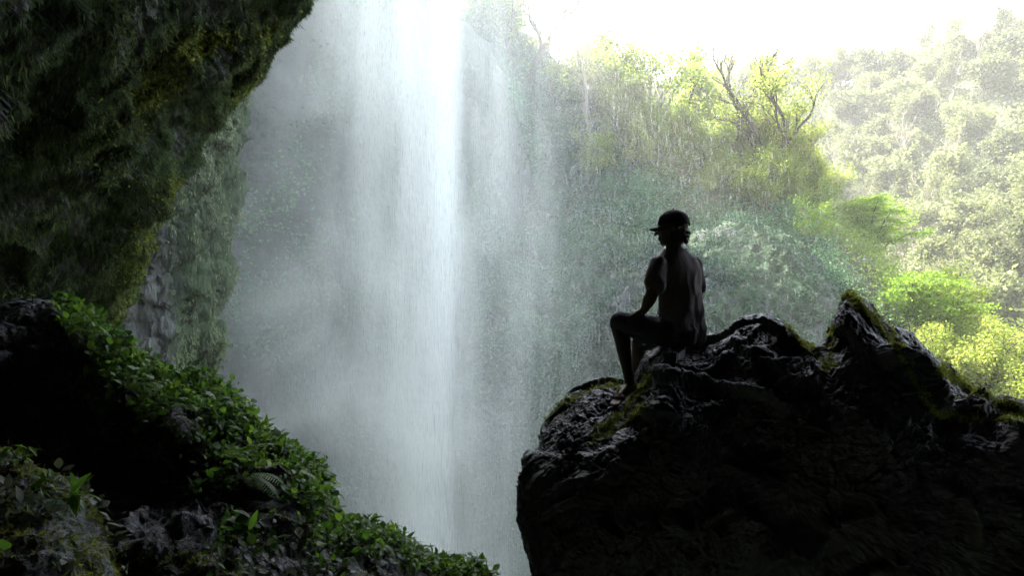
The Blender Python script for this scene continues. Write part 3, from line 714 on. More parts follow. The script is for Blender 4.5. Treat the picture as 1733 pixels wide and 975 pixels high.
# low growth over the hill between the trees
pm, nm = hill.scatter(6000, mask.astype(float)/hill.d**1.5)
tp = pm+nm*.4
v, f = leaves_at(tp, 12, .95, .62, .2)
tag(mesh_obj('undergrowth', v, f, M['leaf_far'], None, False), 'pale low growth between the trees of the far hillside', 'undergrowth', kind='stuff')

# ---- near slope: ground cover
sm = (slope.px > 780) & (slope.px < 1800) & (slope.py > 60) & (slope.py < 1000) & (slope.py > np.interp(slope.px, crest_px, crest_py)-40)
sun_tint_poly = [(940, 120), (1130, 200), (1330, 240), (1460, 380), (1600, 520), (1800, 680), (1800, 900), (1660, 760), (1540, 620), (1420, 440), (1330, 350), (1180, 320), (1080, 280), (960, 220)]  # region coloured as sunlit: ground cover inside gets yellower, brighter leaves
cov = sm.astype(float)/slope.d*(.25+np.clip(fbm(slope.v*.22, 3, 15)+.35, 0, 1)); in_sun_tint = inpoly(slope.px+30*fbm(slope.v*.5, 2, 19), slope.py, sun_tint_poly)
pm, nm = slope.scatter(5600, cov*~in_sun_tint); tp = pm+nm*(.1+.45*rng.random((len(pm), 1)))
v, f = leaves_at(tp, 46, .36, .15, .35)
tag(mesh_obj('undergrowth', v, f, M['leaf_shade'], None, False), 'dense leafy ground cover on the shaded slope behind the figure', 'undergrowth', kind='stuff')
pm, nm = slope.scatter(2600, cov*in_sun_tint); tp = pm+nm*(.1+.6*rng.random((len(pm), 1)))
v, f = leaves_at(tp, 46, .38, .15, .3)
tag(mesh_obj('undergrowth', v, f, M['leaf_slope_sun_tint'], None, False), 'growth coloured yellow green to look sunlit on the slope', 'undergrowth', kind='stuff')
# growth on the cliff behind the water
gm = (gorge.px > 330) & (gorge.px < 960) & (gorge.py > -60) & (gorge.py < 960)
pm, nm = gorge.scatter(3600, gm*np.clip(fbm(gorge.v*.16, 3, 16)*3+.15, 0, 1))
v, f = leaves_at(pm+nm*.25, 34, .36, .2, .3)
tag(mesh_obj('cliff_growth', v, f, M['leaf_shade'], None, False), 'patches of leafy growth on the wet cliff behind the waterfall', 'undergrowth', kind='stuff')

# ---- near slope trees
SP = {'bush': [make_tree('bushy_tree', 5, 'bush', M['leaf_sun_tint'], M['bark']), make_tree('bushy_tree', 5, 'bush', M['leaf_sun_tint'], M['bark'])],
      'round': [make_tree('slope_tree', 7, 'round', M['leaf_sun_tint'], M['bark']), make_tree('slope_tree', 7, 'tall', M['leaf_sun_tint'], M['bark'])],
      'sap': [make_tree('sapling', 6, 'sapling', M['leaf_sun_tint'], M['bark_pale']), make_tree('sapling', 6, 'sapling', M['leaf_arch'], M['bark_pale'])],
      'sparse': [make_tree('thin_tree', 8, 'sparse', M['leaf_sun_tint'], M['bark_pale']), make_tree('thin_tree', 8, 'sparse', M['leaf_sun_tint'], M['bark'])],
      'bare': [make_tree('bare_tree', 9, 'bare', M['leaf_sun_tint'], M['bark']), make_tree('bare_tree', 8, 'bare', M['leaf_sun_tint'], M['bark'])],
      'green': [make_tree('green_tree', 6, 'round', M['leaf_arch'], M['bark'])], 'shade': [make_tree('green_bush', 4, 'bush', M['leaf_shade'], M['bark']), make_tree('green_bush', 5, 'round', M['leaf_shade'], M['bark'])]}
def slope_put(kind, k, px, py, sc, label, group=None):
    p = ground_on(slope, px, py); return put(SP[kind][k % len(SP[kind])], kind+str(k % len(SP[kind])), tuple(p-np.array([0, 0, .25])), rng.random()*6.28, sc, label, group)
# (kind, variant, px, py of the foot, scale, label)
for kind, k, px, py, s, lab in [
    ('round', 0, 790, 95, 1.0, 'dark crowned tree on the skyline just right of the top of the falls'),
    ('round', 1, 850, 120, .8, 'second dark tree below the one beside the top of the falls'),
    ('sparse', 1, 880, 140, .85, 'thin ragged tree in the spray right of the falls'),
    ('bare', 0, 940, 190, .9, 'tall nearly bare tree standing above the skyline in the spray'),
    ('sparse', 0, 1000, 215, .8, 'thin leaved tree in the gap right of the tall bare tree'),
    ('sparse', 0, 1060, 235, .8, 'thin leaved tree low on the skyline in the middle of the pale gap'),
    ('round', 0, 1165, 255, 1.15, 'yellow green tree with twisted limbs at the left end of the ridge clump'),
    ('bare', 0, 1235, 265, 1.1, 'gnarled bare tree with forked limbs on the ridge'),
    ('bare', 1, 1290, 280, 1.1, 'gnarled bare tree leaning right at the end of the ridge'),
    ('round', 1, 1205, 275, 1.1, 'lime green tree standing among the gnarled ones on the ridge'),
    ('bare', 1, 1352, 360, 1.15, 'slender leafless tree standing alone where the ridge drops away'),
    ('sparse', 0, 1420, 350, .5, 'thin pale tree behind the slender leafless tree'),
    ('round', 0, 905, 175, .8, 'leafy hazy tree left of the tall bare tree on the skyline'), ('round', 1, 965, 200, .85, 'leafy hazy tree just right of the tall bare tree on the skyline'), ('sparse', 1, 1030, 230, .9, 'airy tree at the left edge of the pale skyline gap'), ('bare', 1, 915, 150, 1.0, 'second bare tree left of the tall one on the skyline'),
    ('round', 0, 1265, 285, .95, 'lime green tree near the right end of the ridge clump'), ('sparse', 0, 1120, 240, 1.0, 'airy yellow tree just left of the ridge clump'), ('sparse', 1, 1320, 290, 1.0, 'airy tree at the right end of the ridge clump'), ('round', 0, 1390, 400, .7, 'lime tree on the drop beside the slender leafless tree'),
    ('round', 1, 868, 150, 1.1, 'tall hazy leafy tree in the spray nearest the falls on the skyline'), ('round', 0, 985, 215, 1.15, 'big hazy leafy tree at the left end of the pale skyline gap'), ('round', 1, 1075, 240, .95, 'leafy yellow green tree in the middle of the skyline gap'), ('bare', 0, 895, 140, 1.2, 'bare branching tree rising behind the spray on the skyline'),
    ]:
    slope_put(kind, k, px, py, s, lab)
allp = []
def fill(kind, poly, n, dmin, s0, s1, label, group):
    m = inpoly(slope.px, slope.py, poly); c, _ = slope.scatter(n*8, m/slope.d**2); out = []
    for p in c:
        if all(np.linalg.norm(p-q) > dmin for q in out): out.append(p)
        if len(out) >= n: break
    for i, p in enumerate(out):
        kk = i % len(SP[kind]); put(SP[kind][kk], kind+str(kk), tuple(p-np.array([0, 0, .2])), rng.random()*6.28, s0+(s1-s0)*rng.random(), label, group)
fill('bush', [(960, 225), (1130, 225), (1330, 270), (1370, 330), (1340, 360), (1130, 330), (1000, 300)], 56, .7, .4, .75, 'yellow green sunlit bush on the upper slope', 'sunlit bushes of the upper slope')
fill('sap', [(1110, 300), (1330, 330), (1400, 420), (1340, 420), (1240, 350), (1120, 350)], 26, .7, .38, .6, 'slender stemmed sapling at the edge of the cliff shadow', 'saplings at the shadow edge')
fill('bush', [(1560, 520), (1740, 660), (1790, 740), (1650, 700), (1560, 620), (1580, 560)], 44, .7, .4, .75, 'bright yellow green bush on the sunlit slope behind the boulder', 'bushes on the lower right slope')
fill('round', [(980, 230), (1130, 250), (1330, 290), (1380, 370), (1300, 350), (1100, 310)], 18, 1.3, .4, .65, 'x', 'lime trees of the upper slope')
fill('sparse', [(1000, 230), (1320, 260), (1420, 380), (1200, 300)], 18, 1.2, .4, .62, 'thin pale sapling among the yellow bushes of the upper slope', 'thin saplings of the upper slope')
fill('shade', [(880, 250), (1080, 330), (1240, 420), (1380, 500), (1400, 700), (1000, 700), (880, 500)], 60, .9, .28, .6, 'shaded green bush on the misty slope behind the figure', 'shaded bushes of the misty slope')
fill('green', [(1450, 520), (1560, 540), (1600, 600), (1480, 590)], 5, 1.0, .35, .5, 'green tree on the slope below the arching tree', 'green trees below the arching tree')

# the arching tree right of the figure: fan of limbs carrying flat layers of leaves
def arching(name, base, top, label, seed, n=11, reach=4.2, height=4.6, lm=None):
    r0 = empty(name, tuple(base)); tag(r0, label, 'tree'); b = Bag(); lp = []
    for i in range(n):
        a = math.radians(-60+i*(240/(n-1)))+rng.normal()*.15
        hx = math.cos(a)*reach*(.55+.45*rng.random()); hz = height*(.55+.5*abs(math.sin((i+.5)/n*math.pi)))
        hy = rng.normal()*1.0; hx = (i/(n-1)*2-1)*reach*(.7+.4*rng.random())+.6
        t = np.linspace(0, 1, 9)[:, None]
        pts = np.concatenate([t**1.3*hx, t*hy, np.sin(t*1.75)/.98*hz], 1)+rng.normal(size=(9, 3))*.05
        v, f = tube(pts, .07, .015, 5); b.add(v, f)
        for j in range(3, 9):
            for k in range(4):
                d = np.array([rng.normal(), rng.normal(), .15*rng.normal()]); d /= np.linalg.norm(d); L_ = .5+.7*rng.random()
                q = np.linspace(0, 1, 4)[:, None]*d*L_+pts[j]+np.array([0, 0, -.12])*np.linspace(0, 1, 4)[:, None]**2
                v, f = tube(q, .014, .005, 3); b.add(v, f); lp += [q[1], q[2], q[3]]
    b.build('trunk', M['bark_dark'], r0)
    v, f = leaves_at(lp, 11, .2, .15, .7, squash=.28); mesh_obj('crown', v, f, lm or M['leaf_arch'], r0, False)
arching('arching_tree', ground_on(slope, 1450, 470)-np.array([0, 1.5, .2]), None, 'arching bright green tree with layered leaves right of the figure', 3, 17, 3.6, 5.2)
arching('arching_tree', ground_on(slope, 1545, 585)-np.array([0, 0, .2]), None, 'smaller arching green tree above the peak of the boulder', 4, 13, 2.4, 3.6)

# knoll half hidden behind the figure
kn_out = [(985, 700), (990, 620), (1010, 560), (1035, 500), (1070, 455), (1120, 425), (1170, 400), (1230, 380), (1300, 385), (1350, 410), (1395, 455), (1425, 510), (1440, 580), (1460, 700), (1450, 1000), (1200, 1300), (980, 1000)]
knd = rbf([(985, 700, 30), (1070, 455, 31), (1230, 385, 33), (1400, 470, 33), (1200, 600, 28), (1080, 560, 28.5), (1350, 620, 29), (1200, 900, 26.5), (1450, 900, 28)])
knoll = lump(kn_out, (1210, 720), knd, 500, 130, Tf=2.5, Tb=8, k=3, amp=(.9, .3), freq=(.45, 2), seed=121, edge_keep=.5)
tag(knoll.build('knoll', M['gorge'], attrs={'moss': np.clip(.3+fbm(knoll.v*.4, 3, 7), 0, 1)}), 'rounded rocky knoll with low green growth behind the seated figure', 'knoll')
pm, nm = knoll.scatter(2000, knoll.isfront*np.clip(fbm(knoll.v*.45, 3, 18)*3+.4, .03, 1))
v, f = leaves_at(pm+nm*.1, 34, .25, .11, .3)
tag(mesh_obj('knoll_growth', v, f, M['leaf_knoll'], None, False), 'leafy growth on the knoll behind the figure', 'undergrowth', kind='stuff')
# green bank right of the foot of the falls
bk_out = [(840, 1100), (850, 700), (862, 560), (885, 535), (915, 560), (950, 600), (985, 640), (1010, 700), (1060, 800), (1100, 1100), (950, 1300)]
bank = lump(bk_out, (940, 850), rbf([(860, 560, 34), (940, 600, 33), (1000, 700, 32), (940, 800, 30.5), (860, 900, 31), (1050, 1000, 30)]), 400, 110, Tf=1.5, Tb=6, k=3, amp=(.3, .12), freq=(.7, 2.5), seed=131, edge_keep=.6)
tag(bank.build('green_bank', M['gorge'], attrs={'moss': np.full(bank.px.shape, .6)}), 'leafy green bank right of the foot of the falls', 'bank')
pm, nm = bank.scatter(1500, bank.isfront*1.0)
v, f = leaves_at(pm+nm*.12, 40, .2, .13, .3)
tag(mesh_obj('bank_growth', v, f, M['leaf_shade'], None, False), 'dense leaves covering the bank beside the falls', 'undergrowth', kind='stuff')

# labels that single out each repeat by where it stands
ORD = ['leftmost', 'second', 'third', 'fourth', 'fifth', 'sixth', 'seventh', 'eighth', 'ninth', 'tenth', 'eleventh', 'twelfth', 'thirteenth', 'fourteenth', 'fifteenth', 'sixteenth', 'seventeenth', 'eighteenth', 'nineteenth', 'twentieth']
fam = {}
for o, g_ in REG:
    qx, qy, qd = [float(t) for t in proj(np.array(o.location)+np.array([0, 0, 1.5]))]
    far = 'far hill' in g_
    if far:
        r_ = 'crest' if qy < 170 else 'upper part' if qy < 250 else 'middle' if qy < 340 else 'lower part' if qy < 440 else 'foot'
        c_ = 'over the ridge' if qx < 1380 else 'above the arching tree' if qx < 1520 else 'above the yellow bushes' if qx < 1640 else 'by the right edge'
        key = (g_.split(' trees')[0]+' trees', r_+' of far hill, '+c_)
    else:
        r_ = 'upper row' if qy < 230 else 'second row' if qy < 290 else 'third row' if qy < 370 else 'fourth row' if qy < 460 else 'fifth row' if qy < 560 else 'bottom row'
        c_ = 'left of the figure' if qx < 1090 else 'above the figure' if qx < 1250 else 'right of the figure' if qx < 1420 else 'behind the peak' if qx < 1600 else 'by the right edge'
        kw = {'lime trees of the upper slope': 'lime green trees', 'sunlit bushes of the upper slope': 'yellow bushes', 'saplings at the shadow edge': 'slender saplings', 'bushes on the lower right slope': 'bright bushes', 'thin saplings of the upper slope': 'thin pale trees',
              'shaded bushes of the misty slope': 'shaded bushes', 'green trees below the arching tree': 'small green trees'}[g_]
        key = (kw, r_+' of slope, '+c_)
    fam.setdefault(key, []).append((qx, o))
for (kw, zone), l_ in fam.items():
    l_.sort(key=lambda t: t[0])
    for i, (qx, o) in enumerate(l_):
        o['label'] = ('lone one of the ' if len(l_) == 1 else (ORD[0]+' of the ' if i == 0 else ORD[i]+' from left of the ' if i < 20 else '%dth from left of the ' % (i+1) if i % 10 > 2 or i < 21 else '%d%s from left of the ' % (i+1, ['st', 'nd', 'rd'][i % 10])))+kw+', '+zone
# ------------------------------------------------------------------ the seated person
def sphere_mesh(c, r, n=14):
    c = np.array(c, float); r = np.ones(3)*r; a = np.linspace(0, np.pi, n); b = np.arange(2*n)/(2*n)*2*np.pi
    v = np.stack([np.outer(np.sin(a), np.cos(b))*r[0], np.outer(np.sin(a), np.sin(b))*r[1], np.outer(np.cos(a), np.ones(2*n))*r[2]], -1)+c
    idx = np.arange(n*2*n).reshape(n, 2*n); i2 = np.roll(idx, -1, 1)
    f = np.stack([idx[:-1], idx[1:], i2[1:], i2[:-1]], -1).reshape(-1, 4); return v.reshape(-1, 3), f
def caps(bag, pts, rad, seg=16):
    """round tapered limb through the points, closed with round ends"""
    pts = [np.array(p, float) for p in pts]
    for (a, b, ra, rb) in zip(pts[:-1], pts[1:], rad[:-1], rad[1:]):
        n = 6; q = np.linspace(a, b, n); v, f = tube(q, ra, rb, seg); k = len(v)
        bag.add(v, f)
        i = bag.n-k
        bag.f.append(np.array([list(range(i, i+seg))])); bag.f.append(np.array([list(range(i+k-seg, i+k))[::-1]]))
    for p, r in zip(pts, rad): bag.add(*sphere_mesh(p, r, 10))
def ell(bag, c, r, R):
    v, f = sphere_mesh((0, 0, 0), r, 18); bag.add(v@np.array(R).T+np.array(c), f)
def rings(bag, secs, sdir, fdir, seg=28, pw=2.3):
    """body trunk from elliptical rings: (centre, half width, half depth)"""
    an = np.arange(seg)/seg*2*np.pi; cx = np.sign(np.cos(an))*np.abs(np.cos(an))**(2/pw); sn = np.sign(np.sin(an))*np.abs(np.sin(an))**(2/pw)
    V = [np.array(c)+np.outer(cx*a, sdir)+np.outer(sn*b, fdir) for c, a, b in secs]
    V = catmull(np.array(V), len(secs)*4, 0); n = len(V); v = V.reshape(-1, 3); idx = np.arange(n*seg).reshape(n, seg); i2 = np.roll(idx, -1, 1)
    f = np.stack([idx[:-1], i2[:-1], i2[1:], idx[1:]], -1).reshape(-1, 4); base = bag.n; bag.add(v, f)
    bag.f.append(np.array([list(idx[0]+base)])); bag.f.append(np.array([list(idx[-1][::-1]+base)]))
def fuse(bag, name, mat, parent, voxel=.007, smooth=4, fold=None):
    o = bag.build('tmp', None, None); m = o.modifiers.new('r', 'REMESH'); m.mode = 'VOXEL'; m.voxel_size = voxel; m.use_smooth_shade = True
    s = o.modifiers.new('s', 'SMOOTH'); s.iterations = smooth; s.factor = .5
    dg = bpy.context.evaluated_depsgraph_get(); dg.update(); me = bpy.data.meshes.new_from_object(o.evaluated_get(dg))
    bpy.data.objects.remove(o)
    if fold is not None:
        n = len(me.vertices); co = np.zeros(n*3, np.float32); me.vertices.foreach_get('co', co); no = np.zeros(n*3, np.float32); me.vertices.foreach_get('normal', no)
        co = co.reshape(-1, 3); no = no.reshape(-1, 3); co = co+no*fold(co.astype(float))[:, None]; me.vertices.foreach_set('co', co.ravel().astype(np.float32)); me.update()
    me.polygons.foreach_set('use_smooth', np.ones(len(me.polygons), bool))
    me.name = name; r = bpy.data.objects.new(name, me); SC.collection.objects.link(r); me.materials.clear(); me.materials.append(mat); r.parent = parent; return r
DP = .0  # depth shift of the whole figure
def Q(px, py, d): return P(px, py, d+DP)
sd = np.array([.80, .60, 0.]); fd = np.array([-.60, .80, 0.]); upv = np.array([0, 0, 1.])
shL, shR = Q(1115, 444, 5.19), Q(1173, 444, 5.42)
hipL, hipR = Q(1130, 563, 5.24), Q(1163, 565, 5.40)
neckb = Q(1143, 428, 5.31); headc = Q(1139, 389, 5.30)
kneeL, ankL = Q(1045, 545, 5.36), Q(1066, 648, 5.30)
kneeR, ankR = Q(1082, 578, 5.72), Q(1074, 652, 5.62)
elL, wrL = Q(1104, 497, 5.10), Q(1091, 524, 5.20)
elR, wrR = Q(1180, 500, 5.46), Q(1150, 535, 5.62)
mid = lambda a, b, t=.5: a*(1-t)+b*t
body = Bag()
spine = [(Q(1147, 574, 5.33), .155, .12), (Q(1147, 555, 5.33), .16, .12), (Q(1147, 525, 5.33), .14, .10), (Q(1146, 490, 5.32), .145, .10), (Q(1145, 460, 5.31), .165, .105), (Q(1144, 440, 5.31), .145, .08), (Q(1143, 428, 5.31), .08, .06)]
rings(body, spine, sd, fd)
caps(body, [neckb-upv*.03, mid(neckb, headc, .6)], [.062, .056])
# head: skull, jaw, nose, brow, ear; looks left and a little away from the camera
hf = np.array([-.95, .31, 0.]); hf /= np.linalg.norm(hf); hs = np.array([.31, .95, 0.]); HR = np.stack([hf, hs, upv], 1)
def H(a, b, c): return headc+hf*a+hs*b+upv*c
ell(body, H(-.008, 0, .02), (.095, .075, .092), HR); ell(body, H(.03, 0, -.045), (.062, .056, .062), HR); ell(body, H(.066, 0, -.088), (.02, .025, .016), HR)
ell(body, H(.062, 0, -.01), (.035, .05, .05), HR); caps(body, [H(.090, 0, .008), H(.113, 0, -.022)], [.009, .0125]); caps(body, [H(.088, -.012, -.052), H(.088, .012, -.052)], [.010, .010]); caps(body, [H(.085, -.012, -.066), H(.085, .012, -.066)], [.010, .010])
for s in (-1, 1):
    ell(body, H(.082, s*.03, .02), (.014, .022, .010), HR); ell(body, H(-.005, s*.077, -.012), (.022, .008, .032), HR); caps(body, [H(.01, s*.05, -.07), H(.055, s*.025, -.085)], [.018, .016])
# arms
for sh_, el_, wr_ in ((shL, elL, wrL), (shR, elR, wrR)):
    caps(body, [sh_-upv*.012, mid(sh_, el_, .5), el_], [.056, .050, .040]); caps(body, [el_, mid(el_, wr_, .35), wr_], [.040, .042, .027])
def hand(bag, wr_, fwd, side, down):
    """palm resting on the thigh, five fingers curled over it; side = towards the thumb"""
    fwd = fwd/np.linalg.norm(fwd); pal = wr_+fwd*.045
    R = np.stack([fwd, side, np.cross(fwd, side)], 1); ell(bag, pal, (.052, .040, .017), R)
    for off, ln in ((.030, .072), (.010, .080), (-.010, .075), (-.028, .060)):
        b0 = pal+fwd*.035+side*off; k1 = b0+fwd*ln*.45+side*off*.12-down*-.0; k2 = k1+fwd*ln*.22+down*ln*.25; k3 = k2+fwd*ln*.05+down*ln*.25
        caps(bag, [b0, k1, k2, k3], [.0095, .009, .0085, .0075], 10)
    t0 = wr_+fwd*.02+side*.022; t1 = t0+fwd*.03+side*.026+down*.006; t2 = t1+fwd*.032+side*.004+down*.01; caps(bag, [t0, t1, t2], [.013, .011, .009], 10)
dth = (kneeL-hipL)/np.linalg.norm(kneeL-hipL)
hand(body, wrL, np.array([-.55, .62, -.35]), np.array([.70, .70, 0.]), -upv)
hand(body, wrR, np.array([-.8, .35, -.4]), np.array([-.35, -.9, 0.]), -upv)
# legs and feet
for hp, kn, an_, toe in ((hipL, kneeL, ankL, Q(1038, 684, 5.16)), (hipR, kneeR, ankR, Q(1046, 686, 5.56))):
    caps(body, [hp, mid(hp, kn, .45), kn], [.085, .074, .055]); calf = mid(kn, an_, .33)+(-fd)*.012+upv*0
    caps(body, [kn, calf, mid(kn, an_, .75), an_], [.054, .054, .036, .034])
    heel = an_-upv*.045-(toe-an_)/np.linalg.norm(toe-an_)*.035
    fdv = (toe-heel); fl_ = np.linalg.norm(fdv); fdv /= fl_; sv2 = np.cross(fdv, upv); sv2 /= np.linalg.norm(sv2)
    caps(body, [heel, an_-upv*.01], [.033, .036]); caps(body, [an_-upv*.025, heel+fdv*fl_*.62+upv*.010], [.036, .026]); caps(body, [heel, heel+fdv*fl_*.7], [.028, .024])
    caps(body, [heel+fdv*fl_*.68+sv2*.022, heel+fdv*fl_*.68-sv2*.022], [.022, .022])
    for i, (o_, l_) in enumerate(((-.032, .155), (-.013, .165), (.004, .17), (.020, .16), (.034, .14))):
        caps(body, [heel+fdv*fl_*.68+sv2*o_*.8-upv*.003, heel+fdv*(fl_*.68+l_*.42)+sv2*o_-upv*.010], [.011, .009], 8)
person = empty('person', tuple(Q(1147, 578, 5.33)))
mats_p = dict(skin=plain_mat('skin', (.11, .062, .042), .55, .4, .12, 8), shirt=plain_mat('shirt_cloth', (.17, .145, .15), .9, .15, .06, 30, .15, .002), shorts=plain_mat('dark_cloth', (.022, .024, .032), .85, .2, .15, 30),
              cap=plain_mat('cap_cloth', (.015, .016, .02), .8, .2, .1, 60), hair=plain_mat('hair', (.025, .017, .012), .55, .4, .3, 80, .6, .003))
W0 = np.array(person.location)
def shift(bag): bag.v = [v-W0 for v in bag.v]; return bag
fuse(shift(body), 'body', mats_p['skin'], person, .0055, 3)
# shirt: trunk and short sleeves with drape folds
sh_ = Bag()
rings(sh_, [(Q(1148, 584, 5.34), .170, .145), (Q(1149, 574, 5.34), .180, .150), (Q(1149, 545, 5.335), .172, .136), (Q(1149, 515, 5.33), .160, .120), (Q(1149, 485, 5.325), .168, .118), (Q(1147, 460, 5.315), .182, .118), (Q(1145, 440, 5.31), .165, .092), (Q(1143, 428, 5.31), .10, .075), (Q(1142, 422, 5.31), .074, .068)], sd, fd)
for s_, e_ in ((shL, elL), (shR, elR)):
    caps(sh_, [s_-upv*.018, mid(s_, e_, .35), mid(s_, e_, .70)], [.060, .064, .073])
def folds(c):
    w = c+W0; a = (w-Q(1150, 520, 5.33)); u = a@sd; z = a[:, 2]
    ph_ = z*18+np.abs(u)*26+2.5*fbm(w*5, 2, 44)
    return .013*np.sin(ph_)*np.clip(1-(z-.02)/.25, .25, 1)+.024*ridged(w*np.array([7, 7, 3.0]), 2, 45)*np.clip(1-z/.3, .3, 1)
fuse(shift(sh_), 'shirt', mats_p['shirt'], person, .006, 3, folds)
so = Bag(); rings(so, [(Q(1147, 585, 5.34), .13, .11), (Q(1147, 575, 5.33), .172, .14), (Q(1147, 556, 5.33), .172, .138), (Q(1147, 545, 5.33), .155, .12)], sd, fd)
for hp, kn in ((hipL, kneeL), (hipR, kneeR)):
    caps(so, [hp, mid(hp, kn, .5), mid(hp, kn, .93)], [.096, .088, .074])
fuse(shift(so), 'shorts', mats_p['shorts'], person, .007, 3, lambda c: .006*ridged(c*9, 2, 48))
# hair below the cap, curling at the nape
hb = Bag(); rr2 = np.random.default_rng(5)
for i in range(60):
    a = rr2.uniform(-2.3, 2.3); hgt = rr2.uniform(-.075, .02)
    if abs(a) > 2.0 and hgt < -.02: continue
    c = H(-.088*math.cos(a)*1.02, .078*math.sin(a)*1.02, hgt); hb.add(*sphere_mesh(c-W0, rr2.uniform(.010, .016), 7))
for a, b_, c_ in ((-.09, -.03, -.05), (-.092, .0, -.045), (-.085, .03, -.055), (-.078, -.04, -.07), (-.098, -.012, -.03), (-.08, .0, -.08)):
    hb.add(*sphere_mesh(H(a, b_, c_)-W0, .019, 8))
fuse(hb, 'hair', mats_p['hair'], person, .005, 1)
# cap: dome, band, curved brim, button
def RH(p): return (np.array(p)@HR.T)+headc-W0
n1, n2 = 24, 40; a_ = np.linspace(0, np.pi/2*1.02, n1); b_ = np.arange(n2)/n2*2*np.pi
dome = np.stack([np.outer(np.sin(a_), np.cos(b_))*.107-.006, np.outer(np.sin(a_), np.sin(b_))*.087, .022+np.outer(np.cos(a_)**.8, np.ones(n2))*.112], -1)
dome[..., 2] += .0015*np.cos(b_*6)[None]*np.sin(a_)[:, None]
low = dome[-1:].copy(); low[..., 2] -= .042
inner = np.concatenate([dome, low, (low-[0, 0, 0])*np.array([.96, .96, 1]), dome[::-1]*np.array([.96, .96, .97])], 0)
idx = np.arange(inner.shape[0]*n2).reshape(-1, n2); i2 = np.roll(idx, -1, 1); ff = np.stack([idx[:-1], idx[1:], i2[1:], i2[:-1]], -1).reshape(-1, 4)
capo = mesh_obj('cap', RH(inner.reshape(-1, 3)), ff, mats_p['cap'], person)
nb = 17; ub = np.linspace(-1, 1, nb); vb = np.linspace(0, 1, 8)
U, V_ = np.meshgrid(ub, vb)
bx_ = .088*np.sqrt(np.clip(1-(U*.9)**2, 0, 1))+V_*.068*np.sqrt(np.clip(1-U**2*.92, 0, 1)); by_ = U*.062*(1-.06*V_); bz_ = .022-.018*U**2*(1)-V_*.012
tb = np.stack([bx_, by_, bz_+.004], -1); bb = np.stack([bx_, by_, bz_-.004], -1)
br = np.concatenate([tb, bb[::-1]], 0); idx = np.arange(br.shape[0]*nb).reshape(-1, nb)
ff = np.concatenate([np.stack([idx[:-1, :-1], idx[:-1, 1:], idx[1:, 1:], idx[1:, :-1]], -1).reshape(-1, 4), np.stack([idx[-1, :-1], idx[-1, 1:], idx[0, 1:], idx[0, :-1]], -1)])
mesh_obj('brim', RH(br.reshape(-1, 3)), ff, mats_p['cap'], capo)
v, f = sphere_mesh((-.006, 0, .136), .008, 8); mesh_obj('button', RH(v), f, mats_p['cap'], capo)
tag(person, 'person seated on the boulder, in cap, t-shirt and shorts, looking at the waterfall', 'person')
# ------------------------------------------------------------------ near plants and moss
T_OV = leaf_template(5, .30, .22, .10); T_BROAD = leaf_template(5, .40, .18, .14, .8); T_LONG = leaf_template(6, .17, .35, .08)
T_MOSS = (np.array([[-.14, 0, 0], [.14, 0, 0], [.08, .6, .1], [0, 1, .3], [-.08, .6, .1]]), np.array([[0, 1, 2, 4]]))
T_TUFT = (np.array([[-.16, 0, 0], [.16, 0, 0], [0, 1, .25]]), np.array([[0, 1, 2]]))
def hang(n, nrm, droop=.5, jit=.8, out=1.0):
    d = nrm*out+rng.normal(size=(n, 3))*jit; d[:, 2] -= droop; return d
def leaves_on(sf, mask, n, size, tpl=T_OV, lift=.03, droop=.3, sizevar=1.1):
    p, nn = sf.scatter(n, mask); k = len(p)
    d = hang(k, nn, droop)
    pos = p+nn*(lift*rng.random((k, 1)))
    up = unit(k)*.5+nn+np.array([0, 0, .6])
    x = np.cross(d, up)
    return inst(tpl[0], tpl[1], pos, frames(d, up), size*(1-sizevar/2+sizevar*rng.random(k)))
def mesh_of(name, parts, mat, label, cat, kind='stuff', smooth=True):
    b = Bag()
    for v, f in parts: b.add(v, f)
    return tag(b.build(name, mat, None, smooth), label, cat, kind=kind)
nz = np.clip(fbm(left.v*3.6, 3, 201)*5+.35, 0, 1); nz2 = np.clip(fbm(left.v*5.5, 2, 203)*3+.4, 0, 1)
def lp(poly): return (inpoly(left.px, left.py, poly) & left.isfront).astype(float)
edge = (left.S > .93) & (left.px > 95)
crest = lp([(98, 505), (160, 540), (220, 590), (290, 640), (350, 640), (410, 700), (430, 735), (380, 760), (300, 720), (240, 700), (180, 640), (130, 590), (108, 560)])
mid_ = lp([(380, 700), (440, 740), (540, 800), (560, 890), (470, 850), (420, 800), (360, 790), (300, 720)])
low_ = lp([(540, 880), (620, 895), (720, 945), (830, 975), (830, 1010), (620, 940), (560, 930)])
sprd = lp([(130, 580), (250, 680), (380, 740), (430, 840), (330, 850), (250, 780), (190, 700), (130, 640)])
bott = lp([(360, 880), (430, 880), (560, 900), (600, 990), (360, 990)])
mm = crest*(.06+nz)+mid_*(.05+nz)+low_*(.12+nz)+sprd*.22*nz+bott*.18*nz
mm = mm+(edge & (left.py < 990))*.5
mesh_of('creepers', [leaves_on(left, mm, 30000, .025, T_OV, .07), leaves_on(left, mm, 5000, .036, T_BROAD, .10), leaves_on(left, mm, 1500, .055, T_LONG, .10)], M['leaf_near'], 'small green creeper leaves covering the crest of the left rock', 'creeper')
mesh_of('dead_leaves', [leaves_on(left, mm*.5+sprd*.4*nz2+bott*.4, 6000, .032, T_OV, .05, .9)], M['leaf_dull'], 'dull grey green leaves hanging among the creepers', 'creeper')
lm2 = (lmo*left.isfront*nz2)+.8*np.exp(-(dist_line(left.px, left.py, [(180, 955), (300, 940), (400, 965)])/18)**2)*left.isfront
p, nn = left.scatter(26000, lm2); k = len(p)
mesh_of('moss', [inst(T_TUFT[0], T_TUFT[1], p, frames(hang(k, nn, .2, .6), unit(k)), .014*(.6+rng.random(k)))], M['moss'], 'low moss on the left rock between the creepers', 'moss', smooth=False)
